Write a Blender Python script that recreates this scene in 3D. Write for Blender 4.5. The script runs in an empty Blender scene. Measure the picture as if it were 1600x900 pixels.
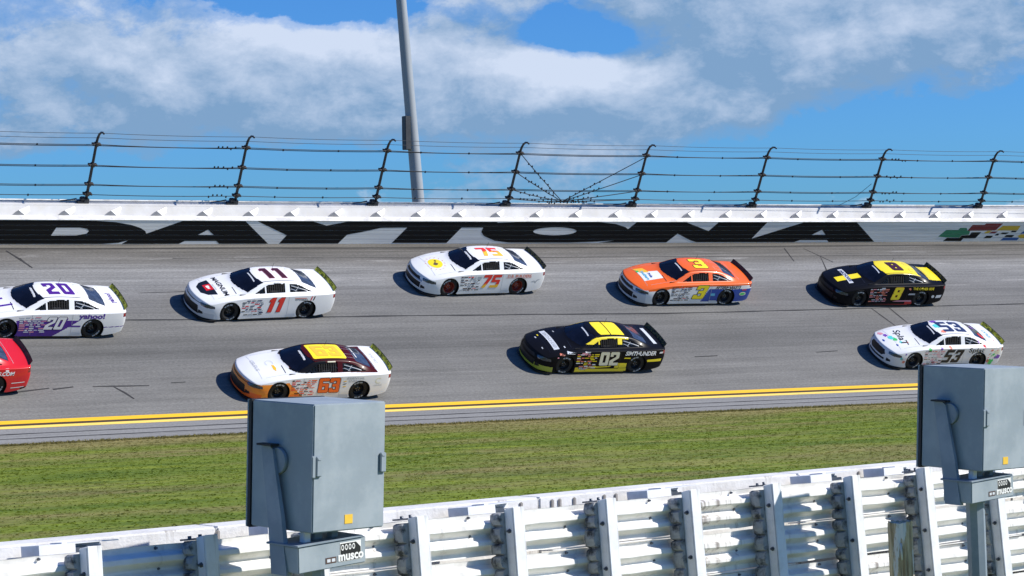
import bpy, bmesh, math, random
import numpy as np
from mathutils import Vector, Matrix
from mathutils.bvhtree import BVHTree
from mathutils.geometry import tessellate_polygon
random.seed(7)
SC = bpy.context.scene
COL = SC.collection
R = math.radians

# ------------------------------------------------------------------ camera
CAM_POS = Vector((-41.938, -76.297, 3.7665))
CAM_FW = Vector((0.48168, 0.87632, 0.00699)).normalized()
CAM_UP = Vector((0.01193, -0.01453, 0.99982))
cd = bpy.data.cameras.new("camera"); cam = bpy.data.objects.new("camera", cd); COL.objects.link(cam)
_r = CAM_FW.cross(CAM_UP).normalized(); _u = _r.cross(CAM_FW)
cam.matrix_world = Matrix(((_r.x, _u.x, -CAM_FW.x, CAM_POS.x), (_r.y, _u.y, -CAM_FW.y, CAM_POS.y), (_r.z, _u.z, -CAM_FW.z, CAM_POS.z), (0, 0, 0, 1)))
cd.lens = 3608.4 * 36 / 1600; cd.sensor_width = 36; cd.clip_start = 0.5; cd.clip_end = 6000
SC.camera = cam

# ------------------------------------------------------------------ sun
SUN = Vector((0.8406, -0.5417, 0.82)).normalized()
sl = bpy.data.lights.new("sun", 'SUN'); sl.energy = 5.0; sl.angle = R(0.5); sl.color = (1.0, 0.955, 0.88)
so = bpy.data.objects.new("sun", sl); COL.objects.link(so)
so.rotation_euler = SUN.to_track_quat('Z', 'Y').to_euler(); so.location = (30, -30, 60)

# ------------------------------------------------------------------ sky (world)
W = bpy.data.worlds.new("World"); SC.world = W; W.use_nodes = True
nt = W.node_tree; nt.nodes.clear()

class NG:
    """tiny node helper"""
    def __init__(s, tree): s.t = tree
    def n(s, typ, **kw):
        x = s.t.nodes.new(typ)
        for k, v in kw.items(): setattr(x, k, v)
        return x
    def link(s, a, b): s.t.links.new(a, b)
    def val(s, sock, v):
        if isinstance(v, (int, float)): sock.default_value = v
        elif isinstance(v, (tuple, list)): sock.default_value = v
        else: s.link(v, sock)
    def m(s, op, a, b=None, c=None, clamp=False):
        x = s.n('ShaderNodeMath', operation=op); x.use_clamp = clamp
        s.val(x.inputs[0], a)
        if b is not None: s.val(x.inputs[1], b)
        if c is not None: s.val(x.inputs[2], c)
        return x.outputs[0]
    def mix(s, f, a, b, blend='MIX'):
        x = s.n('ShaderNodeMix', data_type='RGBA', blend_type=blend)
        s.val(x.inputs[0], f); s.val(x.inputs[6], a); s.val(x.inputs[7], b)
        return x.outputs[2]
    def ramp(s, fac, stops, interp='LINEAR'):
        x = s.n('ShaderNodeValToRGB'); x.color_ramp.interpolation = interp
        e = x.color_ramp.elements
        while len(e) < len(stops): e.new(0.5)
        for i, (p, c) in enumerate(stops):
            e[i].position = p; e[i].color = (c, c, c, 1) if isinstance(c, (int, float)) else (*c, 1)
        s.link(fac, x.inputs[0]); return x.outputs[0]
    def noise(s, vec, scale=5, detail=4, rough=.5, dist=0.0):
        x = s.n('ShaderNodeTexNoise'); x.inputs['Scale'].default_value = scale; x.inputs['Detail'].default_value = detail
        x.inputs['Roughness'].default_value = rough; x.inputs['Distortion'].default_value = dist
        if vec is not None: s.link(vec, x.inputs['Vector'])
        return x.outputs[0]
    def mapping(s, vec, sc=(1, 1, 1), loc=(0, 0, 0)):
        x = s.n('ShaderNodeMapping'); x.inputs['Scale'].default_value = sc; x.inputs['Location'].default_value = loc
        s.link(vec, x.inputs['Vector']); return x.outputs[0]

# cloud density group: vector (azimuth deg, elevation deg, 0) -> density
cg = bpy.data.node_groups.new("cloud_density", 'ShaderNodeTree')
cg.interface.new_socket("V", in_out='INPUT', socket_type='NodeSocketVector')
cg.interface.new_socket("D", in_out='OUTPUT', socket_type='NodeSocketFloat')
g = NG(cg); gi = g.n('NodeGroupInput'); go = g.n('NodeGroupOutput')
sep = g.n('ShaderNodeSeparateXYZ'); g.link(gi.outputs[0], sep.inputs[0])
AZ, EL = sep.outputs[0], sep.outputs[1]
big = g.noise(g.mapping(gi.outputs[0], (0.10, 0.26, 1), (3.1, 7.3, 0)), 1.0, 3, .5)
fine = g.noise(g.mapping(gi.outputs[0], (0.50, 0.80, 1), (1.7, 2.2, 0)), 1.0, 10, .64, .15)
D = g.m('ADD', g.m('MULTIPLY', g.m('SUBTRACT', big, .5), 2.2), g.m('MULTIPLY', g.m('SUBTRACT', fine, .5), 2.9))
D = g.m('ADD', D, g.m('MULTIPLY_ADD', g.m('DIVIDE', EL, 45.0, clamp=True), -0.85, .06))
def px(x, y): return (28.8 + (x - 800) / 63.0, (475 - y) / 63.0)
blobs = [  # x, y, rx, ry (in picture units of 1/63 degree), strength
    (150, 70, 430, 105, 1.0), (560, 130, 300, 85, .95), (800, 110, 200, 72, .75), (1100, 160, 230, 62, 1.05),
    (1330, 60, 430, 85, 1.45), (1500, 140, 160, 50, .45), (700, 180, 420, 48, .35),(1010,20,130,34,.5), (760, -6, 90, 20, .6),
    (525, -12, 130, 46, -1.6), (925, 55, 110, 38, -2.0), (1440, 235, 180, 58, -1.5), (200, 272, 420, 36, -0.8), (250, 190, 330, 30, .5),
    (1150, 275, 180, 45, -1.3), (930, 258, 190, 50, .62), (620,262,160,40,-.3), (60,225,120,30,.4)]
for (x, y, rx, ry, st) in blobs:
    a, e = px(x, y)
    dx = g.m('DIVIDE', g.m('SUBTRACT', AZ, a), rx / 63.0); dy = g.m('DIVIDE', g.m('SUBTRACT', EL, e), ry / 63.0)
    q = g.m('ADD', g.m('MULTIPLY', dx, dx), g.m('MULTIPLY', dy, dy))
    ex = g.m('POWER', 2.718, g.m('MULTIPLY', q, -1.0))
    D = g.m('ADD', D, g.m('MULTIPLY', ex, st))
g.link(D, go.inputs[0])

w = NG(nt)
tc = w.n('ShaderNodeTexCoord'); sp = w.n('ShaderNodeSeparateXYZ'); w.link(tc.outputs['Generated'], sp.inputs[0])
az = w.m('MULTIPLY', w.m('ARCTAN2', sp.outputs[0], sp.outputs[1]), 57.2958)
el = w.m('MULTIPLY', w.m('ARCSINE', sp.outputs[2]), 57.2958)
def dens(daz, de):
    c = w.n('ShaderNodeCombineXYZ'); w.link(w.m('ADD', az, daz), c.inputs[0]); w.link(w.m('ADD', el, de), c.inputs[1])
    q = w.n('ShaderNodeGroup'); q.node_tree = cg; w.link(c.outputs[0], q.inputs[0]); return q.outputs[0]
D0 = dens(0, 0); D1 = dens(.30, .70)
alpha = w.ramp(w.m('MULTIPLY', D0, .62, clamp=True), [(0.02, 0), (.20, .50), (.50, 1)], 'EASE')
def gau(x, y, rx, ry, k):
    a, e = px(x, y); dx = w.m('DIVIDE', w.m('SUBTRACT', az, a), rx / 63.0); dy = w.m('DIVIDE', w.m('SUBTRACT', el, e), ry / 63.0)
    return w.m('MULTIPLY', w.m('POWER', 2.718, w.m('MULTIPLY', w.m('ADD', w.m('MULTIPLY', dx, dx), w.m('MULTIPLY', dy, dy)), -1.0)), k)
lb = w.m('ADD', w.m('ADD', gau(1230, 20, 420, 75, -.42), gau(1330, 78, 110, 34, .42)), w.m('ADD', w.m('ADD', gau(730, 140, 200, 60, .12), gau(940, 255, 170, 50, .16)), gau(240, 215, 320, 50, -.22)))
lit = w.m('ADD', w.m('MULTIPLY_ADD', w.m('SUBTRACT', D0, D1), .62, .26), lb, clamp=True)
sky = w.n('ShaderNodeTexSky', sky_type='NISHITA'); sky.sun_disc = False
sky.sun_elevation = math.asin(SUN.z); sky.sun_rotation = math.atan2(SUN.x, SUN.y)
sky.altitude = 0; sky.air_density = 1.0; sky.dust_density = 0.3; sky.ozone_density = 2.0
hs = w.n('ShaderNodeHueSaturation'); hs.inputs['Saturation'].default_value = 1.35; hs.inputs['Value'].default_value = 1.0
w.link(sky.outputs[0], hs.inputs['Color'])
tint = w.ramp(w.m('DIVIDE', el, 30.0, clamp=True), [(0, (.22, .56, 1.0)), (.10, (.26, .60, 1.0)), (.30, (.38, .68, 1.0)), (1, (.58, .78, 1.0))])
skyc = w.mix(1.0, w.mix(1.0, hs.outputs[0], tint, 'MULTIPLY'), (1.25, 1.25, 1.45, 1), 'MULTIPLY')
SKYK = 0.075
cshade = (0.180/SKYK, 0.300/SKYK, 0.470/SKYK, 1); clit = (0.55/SKYK, 0.62/SKYK, 0.75/SKYK, 1)
cc = w.mix(lit, cshade, clit)
tot = w.mix(w.m('MULTIPLY', alpha, .93), skyc, cc)
bg = w.n('ShaderNodeBackground'); bg.inputs[1].default_value = SKYK; w.link(tot, bg.inputs[0])
wo = w.n('ShaderNodeOutputWorld'); w.link(bg.outputs[0], wo.inputs[0])

# ------------------------------------------------------------------ exposure / render
SC.view_settings.view_transform = 'Standard'; SC.view_settings.look = 'None'
SC.view_settings.exposure = 0.30; SC.view_settings.gamma = 1.0
SC.render.engine = 'CYCLES'; SC.cycles.max_bounces = 6; SC.cycles.use_denoising = True
SC.render.resolution_x = 1024; SC.render.resolution_y = 576

# ------------------------------------------------------------------ helpers
def tag(o, label=None, cat=None, group=None, kind=None):
    if label: o["label"] = label
    if cat: o["category"] = cat
    if group: o["group"] = group
    if kind: o["kind"] = kind
    return o
def empty(name, mat=None, label=None, cat=None, group=None):
    o = bpy.data.objects.new(name, None); COL.objects.link(o); o.empty_display_size = .2
    if mat is not None: o.matrix_world = mat
    return tag(o, label, cat, group)
def mesh_obj(name, verts, faces, mats, parent=None, smooth=False, midx=None):
    me = bpy.data.meshes.new(name); me.from_pydata([tuple(v) for v in verts], [], [tuple(f) for f in faces])
    return link_mesh(name, me, mats, parent, smooth, midx)
def link_mesh(name, me, mats, parent=None, smooth=False, midx=None):
    if not isinstance(mats, (list, tuple)): mats = [mats]
    for m_ in mats: me.materials.append(m_)
    if midx is not None: me.polygons.foreach_set('material_index', np.asarray(midx, dtype=np.int32))
    if smooth: me.polygons.foreach_set('use_smooth', np.ones(len(me.polygons), dtype=bool))
    me.update()
    o = bpy.data.objects.new(name, me); COL.objects.link(o)
    if parent is not None: o.parent = parent
    return o
def bm_obj(name, bm, mats, parent=None, smooth=False):
    bmesh.ops.recalc_face_normals(bm, faces=bm.faces)
    me = bpy.data.meshes.new(name); bm.to_mesh(me); bm.free()
    return link_mesh(name, me, mats, parent, smooth)
def share(o, name, parent=None, mat=None):
    c = bpy.data.objects.new(name, o.data); COL.objects.link(c)
    if parent is not None: c.parent = parent
    if mat is not None: c.matrix_local = mat
    return c
def box(bm, lo, hi, bev=0.0, M=None):
    vs = [bm.verts.new((x, y, z)) for x in (lo[0], hi[0]) for y in (lo[1], hi[1]) for z in (lo[2], hi[2])]
    fs = [(0, 1, 3, 2), (4, 6, 7, 5), (0, 4, 5, 1), (2, 3, 7, 6), (0, 2, 6, 4), (1, 5, 7, 3)]
    ff = [bm.faces.new([vs[i] for i in f]) for f in fs]
    bmesh.ops.recalc_face_normals(bm, faces=ff)
    if bev > 0:
        es = list({e for f in ff for e in f.edges})
        r = bmesh.ops.bevel(bm, geom=es, offset=bev, segments=2, affect='EDGES')
        vs = list({v for f in r['faces'] for v in f.verts} | {v for v in vs if v.is_valid})
    if M is not None:
        for v in vs: v.co = M @ v.co
    return vs
def tube(bm, pts, r, seg=8, cap=True):
    pts = [Vector(p) for p in pts]; rings = []
    if not isinstance(r, (list, tuple)): r = [r] * len(pts)
    for i, p in enumerate(pts):
        t = (pts[min(i + 1, len(pts) - 1)] - pts[max(i - 1, 0)]).normalized()
        a = t.orthogonal().normalized() if i == 0 else (prev - t * prev.dot(t)).normalized()
        prev = a; b = t.cross(a)
        rings.append([bm.verts.new(p + (a * math.cos(k * 2 * math.pi / seg) + b * math.sin(k * 2 * math.pi / seg)) * r[i]) for k in range(seg)])
    for i in range(len(rings) - 1):
        for k in range(seg):
            f = bm.faces.new([rings[i][k], rings[i][(k + 1) % seg], rings[i + 1][(k + 1) % seg], rings[i + 1][k]]); f.smooth = True
    if cap:
        bm.faces.new(rings[0][::-1]); bm.faces.new(rings[-1])

def mat(name, col, rough=.6, metal=0.0, coat=0.0, var=0.12, vscale=3.0, bump=0.0, bscale=40, spec=.5, dirt=None, dscale=2.0, damt=.5):
    m_ = bpy.data.materials.new(name); m_.use_nodes = True; t = NG(m_.node_tree)
    b = m_.node_tree.nodes['Principled BSDF']
    tc = t.n('ShaderNodeTexCoord')
    c = (*col, 1)
    if var > 0:
        f = t.noise(tc.outputs['Object'], vscale, 5, .6)
        f = t.ramp(f, [(.3, 1 - var), (.7, 1 + var * .4)])
        c = t.mix(1.0, c, f, 'MULTIPLY')
    if dirt:
        f = t.noise(tc.outputs['Object'], dscale, 8, .65)
        f = t.ramp(f, [(.46, 0), (.62, damt)])
        c = t.mix(f, c, (*dirt, 1))
    t.val(b.inputs['Base Color'], c)
    b.inputs['Roughness'].default_value = rough; b.inputs['Metallic'].default_value = metal
    b.inputs['Coat Weight'].default_value = coat; b.inputs['Coat Roughness'].default_value = .06
    b.inputs['Specular IOR Level'].default_value = spec
    if bump > 0:
        bn = t.n('ShaderNodeBump'); bn.inputs['Strength'].default_value = bump; bn.inputs['Distance'].default_value = .01
        t.link(t.noise(tc.outputs['Object'], bscale, 3, .6), bn.inputs['Height']); t.link(bn.outputs[0], b.inputs['Normal'])
    return m_

# ------------------------------------------------------------------ track frame
RAD, BANK = 300.0, R(29.0733)
TZ, VW, VG = 6.0468, 11.152, 12.444
CB, SB = math.cos(BANK), math.sin(BANK)
def TP(s, v, n):
    """s along the track (rightwards), v down the banking from the wall foot, n off the surface"""
    y = -v * CB - n * SB; z = -v * SB + n * CB + TZ
    r = RAD + y; a = s / RAD
    return Vector((r * math.sin(a), r * math.cos(a) - RAD, z))
def TM(s, v, n):
    a = s / RAD
    ds = Vector((math.cos(a), -math.sin(a), 0)); ro = Vector((math.sin(a), math.cos(a), 0)); up = Vector((0, 0, 1))
    vv = -ro * CB - up * SB; nn = -ro * SB + up * CB
    return ds, vv, nn, TP(s, v, n)
def frame_sv(s, v, n):
    """matrix with x=+s, y=up-slope (-v), z=n"""
    ds, vv, nn, p = TM(s, v, n); y = -vv
    return Matrix(((ds.x, y.x, nn.x, p.x), (ds.y, y.y, nn.y, p.y), (ds.z, y.z, nn.z, p.z), (0, 0, 0, 1)))
def sheet(name, s0, s1, ds, prof, mats, parent=None, smooth=True, close=False, caps=False, uvw=True):
    """sweep a (v,n) profile along s; UV = (s, v)"""
    N = max(1, int(round((s1 - s0) / ds))); verts = []; faces = []; uv = []
    L = len(prof)
    for i in range(N + 1):
        s = s0 + (s1 - s0) * i / N
        for (v, n) in prof: verts.append(TP(s, v, n)); uv.append((s, v))
    K = L if close else L - 1
    for i in range(N):
        for j in range(K):
            a = i * L + j; b = i * L + (j + 1) % L; faces.append((a, b, b + L, a + L))
    if caps: faces.append(tuple(range(L))); faces.append(tuple(N * L + j for j in reversed(range(L))))
    me = bpy.data.meshes.new(name); me.from_pydata([tuple(v) for v in verts], [], faces)
    ul = me.uv_layers.new(name="UVMap")
    li = np.zeros(len(me.loops), dtype=np.int32); me.loops.foreach_get('vertex_index', li)
    ul.data.foreach_set('uv', np.array(uv, dtype=np.float32)[li].ravel())
    if close:
        bm = bmesh.new(); bm.from_mesh(me); bmesh.ops.recalc_face_normals(bm, faces=bm.faces); bm.to_mesh(me); bm.free()
    return link_mesh(name, me, mats, parent, smooth)

# ------------------------------------------------------------------ ground materials
def mat_track():
    m_ = bpy.data.materials.new("track_asphalt"); m_.use_nodes = True; t = NG(m_.node_tree); b = m_.node_tree.nodes['Principled BSDF']
    tc = t.n('ShaderNodeTexCoord'); uv = tc.outputs['UV']
    sp = t.n('ShaderNodeSeparateXYZ'); t.link(uv, sp.inputs[0]); V = sp.outputs[1]
    wob = t.m('MULTIPLY', t.m('SUBTRACT', t.noise(t.mapping(uv, (.05, .3, 1)), 1, 3), .5), .5)
    vv = t.m('DIVIDE', t.m('ADD', V, wob), 12.5)
    P = lambda v: v / 12.5
    base = t.ramp(vv, [(0, (.120, .112, .104)), (P(.22), (.135, .128, .118)), (P(.30), (.055, .052, .050)), (P(.42), (.118, .112, .106)), (P(1.3), (.150, .145, .140)),
                       (P(1.9), (.205, .205, .208)), (P(3.0), (.202, .204, .210)), (P(3.7), (.158, .158, .162)), (P(5.2), (.140, .140, .141)), (P(5.6), (.158, .157, .156)),
                       (P(7.4), (.116, .116, .116)), (P(9.2), (.156, .155, .153)), (P(10.6), (.165, .164, .161))])
    # long rubber streaks along the track, strong high up by the wall
    st = t.noise(t.mapping(uv, (.045, 2.6, 1)), 1, 7, .72)
    st = t.ramp(st, [(.34, .62), (.5, 1.0), (.68, 1.3)])
    st2 = t.noise(t.mapping(uv, (.16, 9.0, 1), (5, 3, 0)), 1, 5, .7)
    st2 = t.ramp(st2, [(.30, .66), (.52, 1.0), (.72, 1.38)])
    amt = t.ramp(vv, [(0, .95), (P(1.6), .85), (P(3.6), .42), (P(5.3), .42), (1, .45)])
    c = t.mix(amt, base, t.mix(1.0, base, st, 'MULTIPLY'))
    c = t.mix(amt, c, t.mix(1.0, c, st2, 'MULTIPLY'))
    # pale scuffs
    sc = t.noise(t.mapping(uv, (.30, 4.2, 1), (9, 1, 0)), 1, 4, .6)
    scm = t.m('MULTIPLY', t.ramp(sc, [(.60, 0), (.70, 1)]), t.ramp(vv, [(0, 0), (P(.5), .35), (P(2.2), .75), (P(3.7), .5), (P(4.4), .02), (1, 0)]))
    c = t.mix(scm, c, (.34, .335, .34, 1))
    # aggregate grain and patches
    gr = t.noise(t.mapping(uv, (9, 22, 1)), 1, 3, .8); c = t.mix(1.0, c, t.ramp(gr, [(.25, .62), (.5, 1.0), (.75, 1.38)]), 'MULTIPLY')
    pt = t.noise(t.mapping(uv, (.25, .9, 1), (2, 8, 0)), 1, 5, .6); c = t.mix(1.0, c, t.ramp(pt, [(.3, .85), (.7, 1.10)]), 'MULTIPLY')
    c = t.mix(1.0, c, (1.0, .985, .935, 1), 'MULTIPLY')
    t.link(c, b.inputs['Base Color']); b.inputs['Roughness'].default_value = .78; b.inputs['Specular IOR Level'].default_value = .35
    bn = t.n('ShaderNodeBump'); bn.inputs['Strength'].default_value = .5; bn.inputs['Distance'].default_value = .012
    t.link(t.noise(t.mapping(uv, (14, 30, 1)), 1, 4, .7), bn.inputs['Height']); t.link(bn.outputs[0], b.inputs['Normal'])
    return m_
def mat_apron():
    m_ = bpy.data.materials.new("apron_asphalt"); m_.use_nodes = True; t = NG(m_.node_tree); b = m_.node_tree.nodes['Principled BSDF']
    uv = t.n('ShaderNodeTexCoord').outputs['UV']
    st = t.noise(t.mapping(uv, (.05, 7, 1)), 1, 6, .7)
    c = t.mix(1.0, (.185, .185, .187, 1), t.ramp(st, [(.3, .72), (.5, 1.0), (.7, 1.2)]), 'MULTIPLY')
    gr = t.noise(t.mapping(uv, (10, 22, 1)), 1, 3, .8); c = t.mix(1.0, c, t.ramp(gr, [(.25, .75), (.75, 1.25)]), 'MULTIPLY')
    t.link(c, b.inputs['Base Color']); b.inputs['Roughness'].default_value = .85
    return m_
def mat_line(name, col, wear):
    m_ = bpy.data.materials.new(name); m_.use_nodes = True; t = NG(m_.node_tree); b = m_.node_tree.nodes['Principled BSDF']
    uv = t.n('ShaderNodeTexCoord').outputs['UV']
    f = t.noise(t.mapping(uv, (.8, 14, 1)), 1, 6, .7); f = t.ramp(f, [(.52, 0), (.75, wear)])
    t.link(t.mix(f, (*col, 1), (.10, .09, .06, 1)), b.inputs['Base Color']); b.inputs['Roughness'].default_value = .6
    return m_
def mat_grass(name, tuft=False):
    m_ = bpy.data.materials.new(name); m_.use_nodes = True; t = NG(m_.node_tree); b = m_.node_tree.nodes['Principled BSDF']
    pos = t.n('ShaderNodeNewGeometry').outputs['Position']
    n1 = t.noise(t.mapping(pos, (.10, .35, .3)), 1, 5, .62, .3)
    mp = t.n('ShaderNodeMapping'); mp.inputs['Rotation'].default_value = (0, 0, R(6)); t.link(pos, mp.inputs['Vector'])
    n2 = t.noise(t.mapping(mp.outputs[0], (.16, 1.1, 1), (4, 2, 1)), 1, 6, .66)
    n3 = t.noise(t.mapping(mp.outputs[0], (1.8, 6.5, 3)), 1, 5, .78)
    green = t.mix(t.ramp(n2, [(.36, 0), (.64, 1)]), (.088, .140, .014, 1), (.205, .250, .026, 1))
    dry = t.mix(t.ramp(n2, [(.35, 0), (.65, 1)]), (.185, .165, .055, 1), (.290, .240, .100, 1))
    # drier by the tarmac edge: distance from the curve centre
    sp = t.n('ShaderNodeSeparateXYZ'); t.link(pos, sp.inputs[0])
    yy = t.m('ADD', sp.outputs[1], RAD)
    rr = t.m('SQRT', t.m('ADD', t.m('MULTIPLY', sp.outputs[0], sp.outputs[0]), t.m('MULTIPLY', yy, yy)))
    dd = t.m('SUBTRACT', RAD - VG * CB, rr)
    edge = t.ramp(t.m('DIVIDE', dd, 40.0, clamp=True), [(0, .34), (.04, .30), (.10, .10), (.35, .0), (.5, .10), (.75, -.0), (1, .05)])
    f = t.ramp(t.m('ADD', n1, edge), [(.51, 0), (.69, .72), (.85, .9)])
    c = t.mix(f, green, dry)
    c = t.mix(1.0, c, t.ramp(n3, [(.3, .70), (.5, 1.0), (.7, 1.38)]), 'MULTIPLY')
    t.link(c, b.inputs['Base Color']); b.inputs['Roughness'].default_value = .75; b.inputs['Specular IOR Level'].default_value = .2
    if tuft:
        b.inputs['Roughness'].default_value = .85
    if not tuft:
        bn = t.n('ShaderNodeBump'); bn.inputs['Strength'].default_value = .8; bn.inputs['Distance'].default_value = .06
        t.link(n3, bn.inputs['Height']); t.link(bn.outputs[0], b.inputs['Normal'])
    return m_
M_TRACK, M_APRON = mat_track(), mat_apron()
M_YEL = mat_line("yellow_line_paint", (.80, .46, .012), .35); M_YEL2 = mat_line("pale_yellow_line_paint", (.84, .58, .12), .3)
M_BRN = mat("rubber_dark_strip", (.045, .028, .018), .9)
M_GRASS, M_TUFT = mat_grass("grass_ground"), mat_grass("grass_blades", True)

# ------------------------------------------------------------------ ground & track
S0, S1 = -130, 170
bm = bmesh.new()
NX = 60
gv = [[bm.verts.new((-2500 + 5000 * i / NX, -2500 + 5000 * j / NX, 0)) for j in range(NX + 1)] for i in range(NX + 1)]
for i in range(NX):
    for j in range(NX): bm.faces.new([gv[i][j], gv[i + 1][j], gv[i + 1][j + 1], gv[i][j + 1]])
tag(bm_obj("ground", bm, M_GRASS), kind="structure")
tag(sheet("race_track", S0, S1, 1.0, [(-1.4, 0), (0, 0), (2, 0), (4, 0), (6, 0), (8, 0), (10, 0), (VW + .25, 0)], M_TRACK), kind="structure")
tag(sheet("track_apron", S0, S1, 1.0, [(VW + .25, -.002), (VG, -.002), (VG + .06, -.08)], M_APRON), kind="structure")
yl = empty("track_edge_line", Matrix(), "double yellow line painted along the inner edge of the banked track", "painted line")
tag(yl, kind="structure")
del yl["category"]; del yl["label"]
sheet("line_stripe", S0, S1, 1.0, [(VW - .02, .004), (VW + .17, .004)], M_YEL, yl)
sheet("dark_strip", S0, S1, 1.0, [(VW + .172, .003), (VW + .285, .003)], M_BRN, yl)
sheet("line_stripe", S0, S1, 1.0, [(VW + .287, .004), (VW + .42, .004)], M_YEL2, yl)
tag(sheet("outer_berm", S0, S1, 2.0, [(-1.1, 0.0), (-1.4, .70), (-2.6, .1), (-4.0, -1.9), (-14.0, -12.5), (-15, -13.5)], M_GRASS), kind="structure")

# asphalt joints / skid marks / tar lines as thin sheets on the track
M_TAR = mat("tar_joint", (.022, .022, .024), .8, var=.4, vscale=2); M_SKID = mat("tyre_skid_rubber", (.035, .034, .035), .85, var=.5, vscale=4)
def strip(name, pts, wd, m_, parent=None, n=.005, wob=0.0, taper=False, seed=1):
    rnd = random.Random(seed); out = []
    for (a, b) in zip(pts[:-1], pts[1:]):
        k = max(1, int(math.hypot(b[0] - a[0], b[1] - a[1]) / .6))
        out += [(a[0] + (b[0] - a[0]) * i / k, a[1] + (b[1] - a[1]) * i / k) for i in range(k)]
    out.append(pts[-1]); V = []; F = []; L = len(out); dv = 0
    for i, (s, v) in enumerate(out):
        t = (out[min(i + 1, L - 1)][0] - out[max(i - 1, 0)][0], out[min(i + 1, L - 1)][1] - out[max(i - 1, 0)][1]); q = math.hypot(*t)
        nx, ny = -t[1] / q, t[0] / q; dv = dv * .8 + rnd.uniform(-wob, wob)
        w_ = wd * .5 * (rnd.uniform(.55, 1.25) if wob else 1) * (max(.15, math.sin(math.pi * (i + .5) / L)) if taper else 1)
        V += [TP(s + nx * w_, v + ny * w_ + dv, n), TP(s - nx * w_, v - ny * w_ + dv, n)]
    F = [(2 * i, 2 * i + 1, 2 * i + 3, 2 * i + 2) for i in range(L - 1)]
    return mesh_obj(name, V, F, m_, parent)
tm = empty("track_marking", Matrix()); tag(tm, kind="structure")
strip("asphalt_joint", [(S0, 5.1), (-21.5, 5.16), (-15.4, 5.36), (-10.2, 5.34), (3.75, 5.58), (8.3, 5.57), (20.7, 5.4), (60, 5.3)], .075, M_TAR, tm, wob=.012, seed=2)
strip("asphalt_joint", [(-16.2, 3.5), (-13.6, 3.42), (-12.5, 3.40)], .05, M_TAR, tm, wob=.012, taper=True, seed=3)
strip("asphalt_joint", [(S0, .30), (60, .30)], .05, M_TAR, tm, wob=.01, seed=4)
strip("asphalt_joint", [(-14, 1.05), (-2, 1.12), (16, 1.18), (60, 1.2)], .028, M_TAR, tm, wob=.008, seed=8)
strip("asphalt_joint", [(S0, VW + .72), (60, VW + .72)], .035, M_TAR, tm, wob=.004, seed=5)
strip("asphalt_joint", [(S0, VW + .98), (60, VW + .95)], .03, M_TAR, tm, wob=.004, seed=6)
for sd, pts, wd in ((11, [(-19.75, .45), (-19.5, 1.0), (-19.25, 1.66)], .10), (12, [(-19.45, 1.0), (-19.3, 1.62)], .06), (13, [(13.15, 5.5), (13.4, 6.95)], .055), (14, [(14.0, 5.45), (14.1, 6.75)], .055),
                    (15, [(-19.97, 9.36), (-18.1, 9.40)], .11), (16, [(-19.3, 9.42), (-19.05, 9.85), (-18.9, 10.2)], .09), (17, [(-21.3, 9.46), (-20.6, 9.34)], .09), (18, [(-22.9, 9.62), (-21.4, 9.40)], .09),
                    (19, [(-17.3, 9.32), (-16.8, 9.30)], .05), (20, [(3.2, 8.75), (4.2, 8.72)], .06), (21, [(12.6, 3.5), (13.4, 1.2)], .045), (22, [(11.9, 1.6), (12.1, .5)], .06), (23, [(13.7, 1.7), (13.0, .5)], .05),
                    (24, [(8.6, 8.7), (9.6, 8.66)], .05)):
    strip("skid_mark", pts, wd, M_SKID, tm, n=.009, wob=.02, taper=True, seed=sd)

# grass blades, one stuff mesh
def _tr(m_, amt):
    t = NG(m_.node_tree); b = m_.node_tree.nodes['Principled BSDF']; out = m_.node_tree.nodes['Material Output']
    tr = t.n('ShaderNodeBsdfTranslucent'); t.link(b.inputs['Base Color'].links[0].from_socket, tr.inputs[0]); mx = t.n('ShaderNodeMixShader'); mx.inputs[0].default_value = amt
    t.link(b.outputs[0], mx.inputs[1]); t.link(tr.outputs[0], mx.inputs[2]); t.link(mx.outputs[0], out.inputs[0])
_tr(M_TUFT, .5)
def build_tufts():
    rng = np.random.default_rng(3); N = 260000
    s = rng.uniform(-52, 42, N); d = rng.uniform(0, 1, N) * 62
    edge = rng.uniform(0, 1, N) < .10; d[edge] = rng.uniform(-.28, .35, edge.sum())
    r = RAD - VG * CB - d - .0; a = s / RAD
    x, y = r * np.sin(a), r * np.cos(a) - RAD
    # keep those near the visible wedge
    dx, dy = x + 41.94, y + 76.3; f = dx * .48168 + dy * .87632; l = dx * .87632 - dy * .48168
    k = (f > 20) & (np.abs(l / f) < .27); x, y, d, edge = x[k], y[k], d[k], edge[k]; N = len(x)
    h = rng.uniform(.008, .022, N) * rng.choice([1, 1, 1, 1.5], N); h[edge] *= 2.6; wd = rng.uniform(.015, .040, N)
    V = np.zeros((N, 2, 3, 3), dtype=np.float32)
    for q in range(2):
        th = rng.uniform(0, np.pi, N); ln = rng.uniform(-.08, .08, (N, 2))
        ox, oy = rng.uniform(-.05, .05, (2, N))
        V[:, q, 0] = np.stack([x + ox - wd * np.cos(th), y + oy - wd * np.sin(th), np.full(N, -.002)], -1)
        V[:, q, 1] = np.stack([x + ox + wd * np.cos(th), y + oy + wd * np.sin(th), np.full(N, -.002)], -1)
        V[:, q, 2] = np.stack([x + ox + ln[:, 0], y + oy + ln[:, 1], h], -1)
    me = bpy.data.meshes.new("grass_tufts"); nv = N * 6
    me.vertices.add(nv); me.vertices.foreach_set('co', V.reshape(-1)); me.loops.add(nv); me.loops.foreach_set('vertex_index', np.arange(nv, dtype=np.int32))
    me.polygons.add(nv // 3); me.polygons.foreach_set('loop_start', np.arange(0, nv, 3, dtype=np.int32)); me.update(calc_edges=True)
    tag(link_mesh("grass_tufts", me, M_TUFT), "short rough green and straw coloured grass on the infield strip", "grass", kind="stuff")
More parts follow.
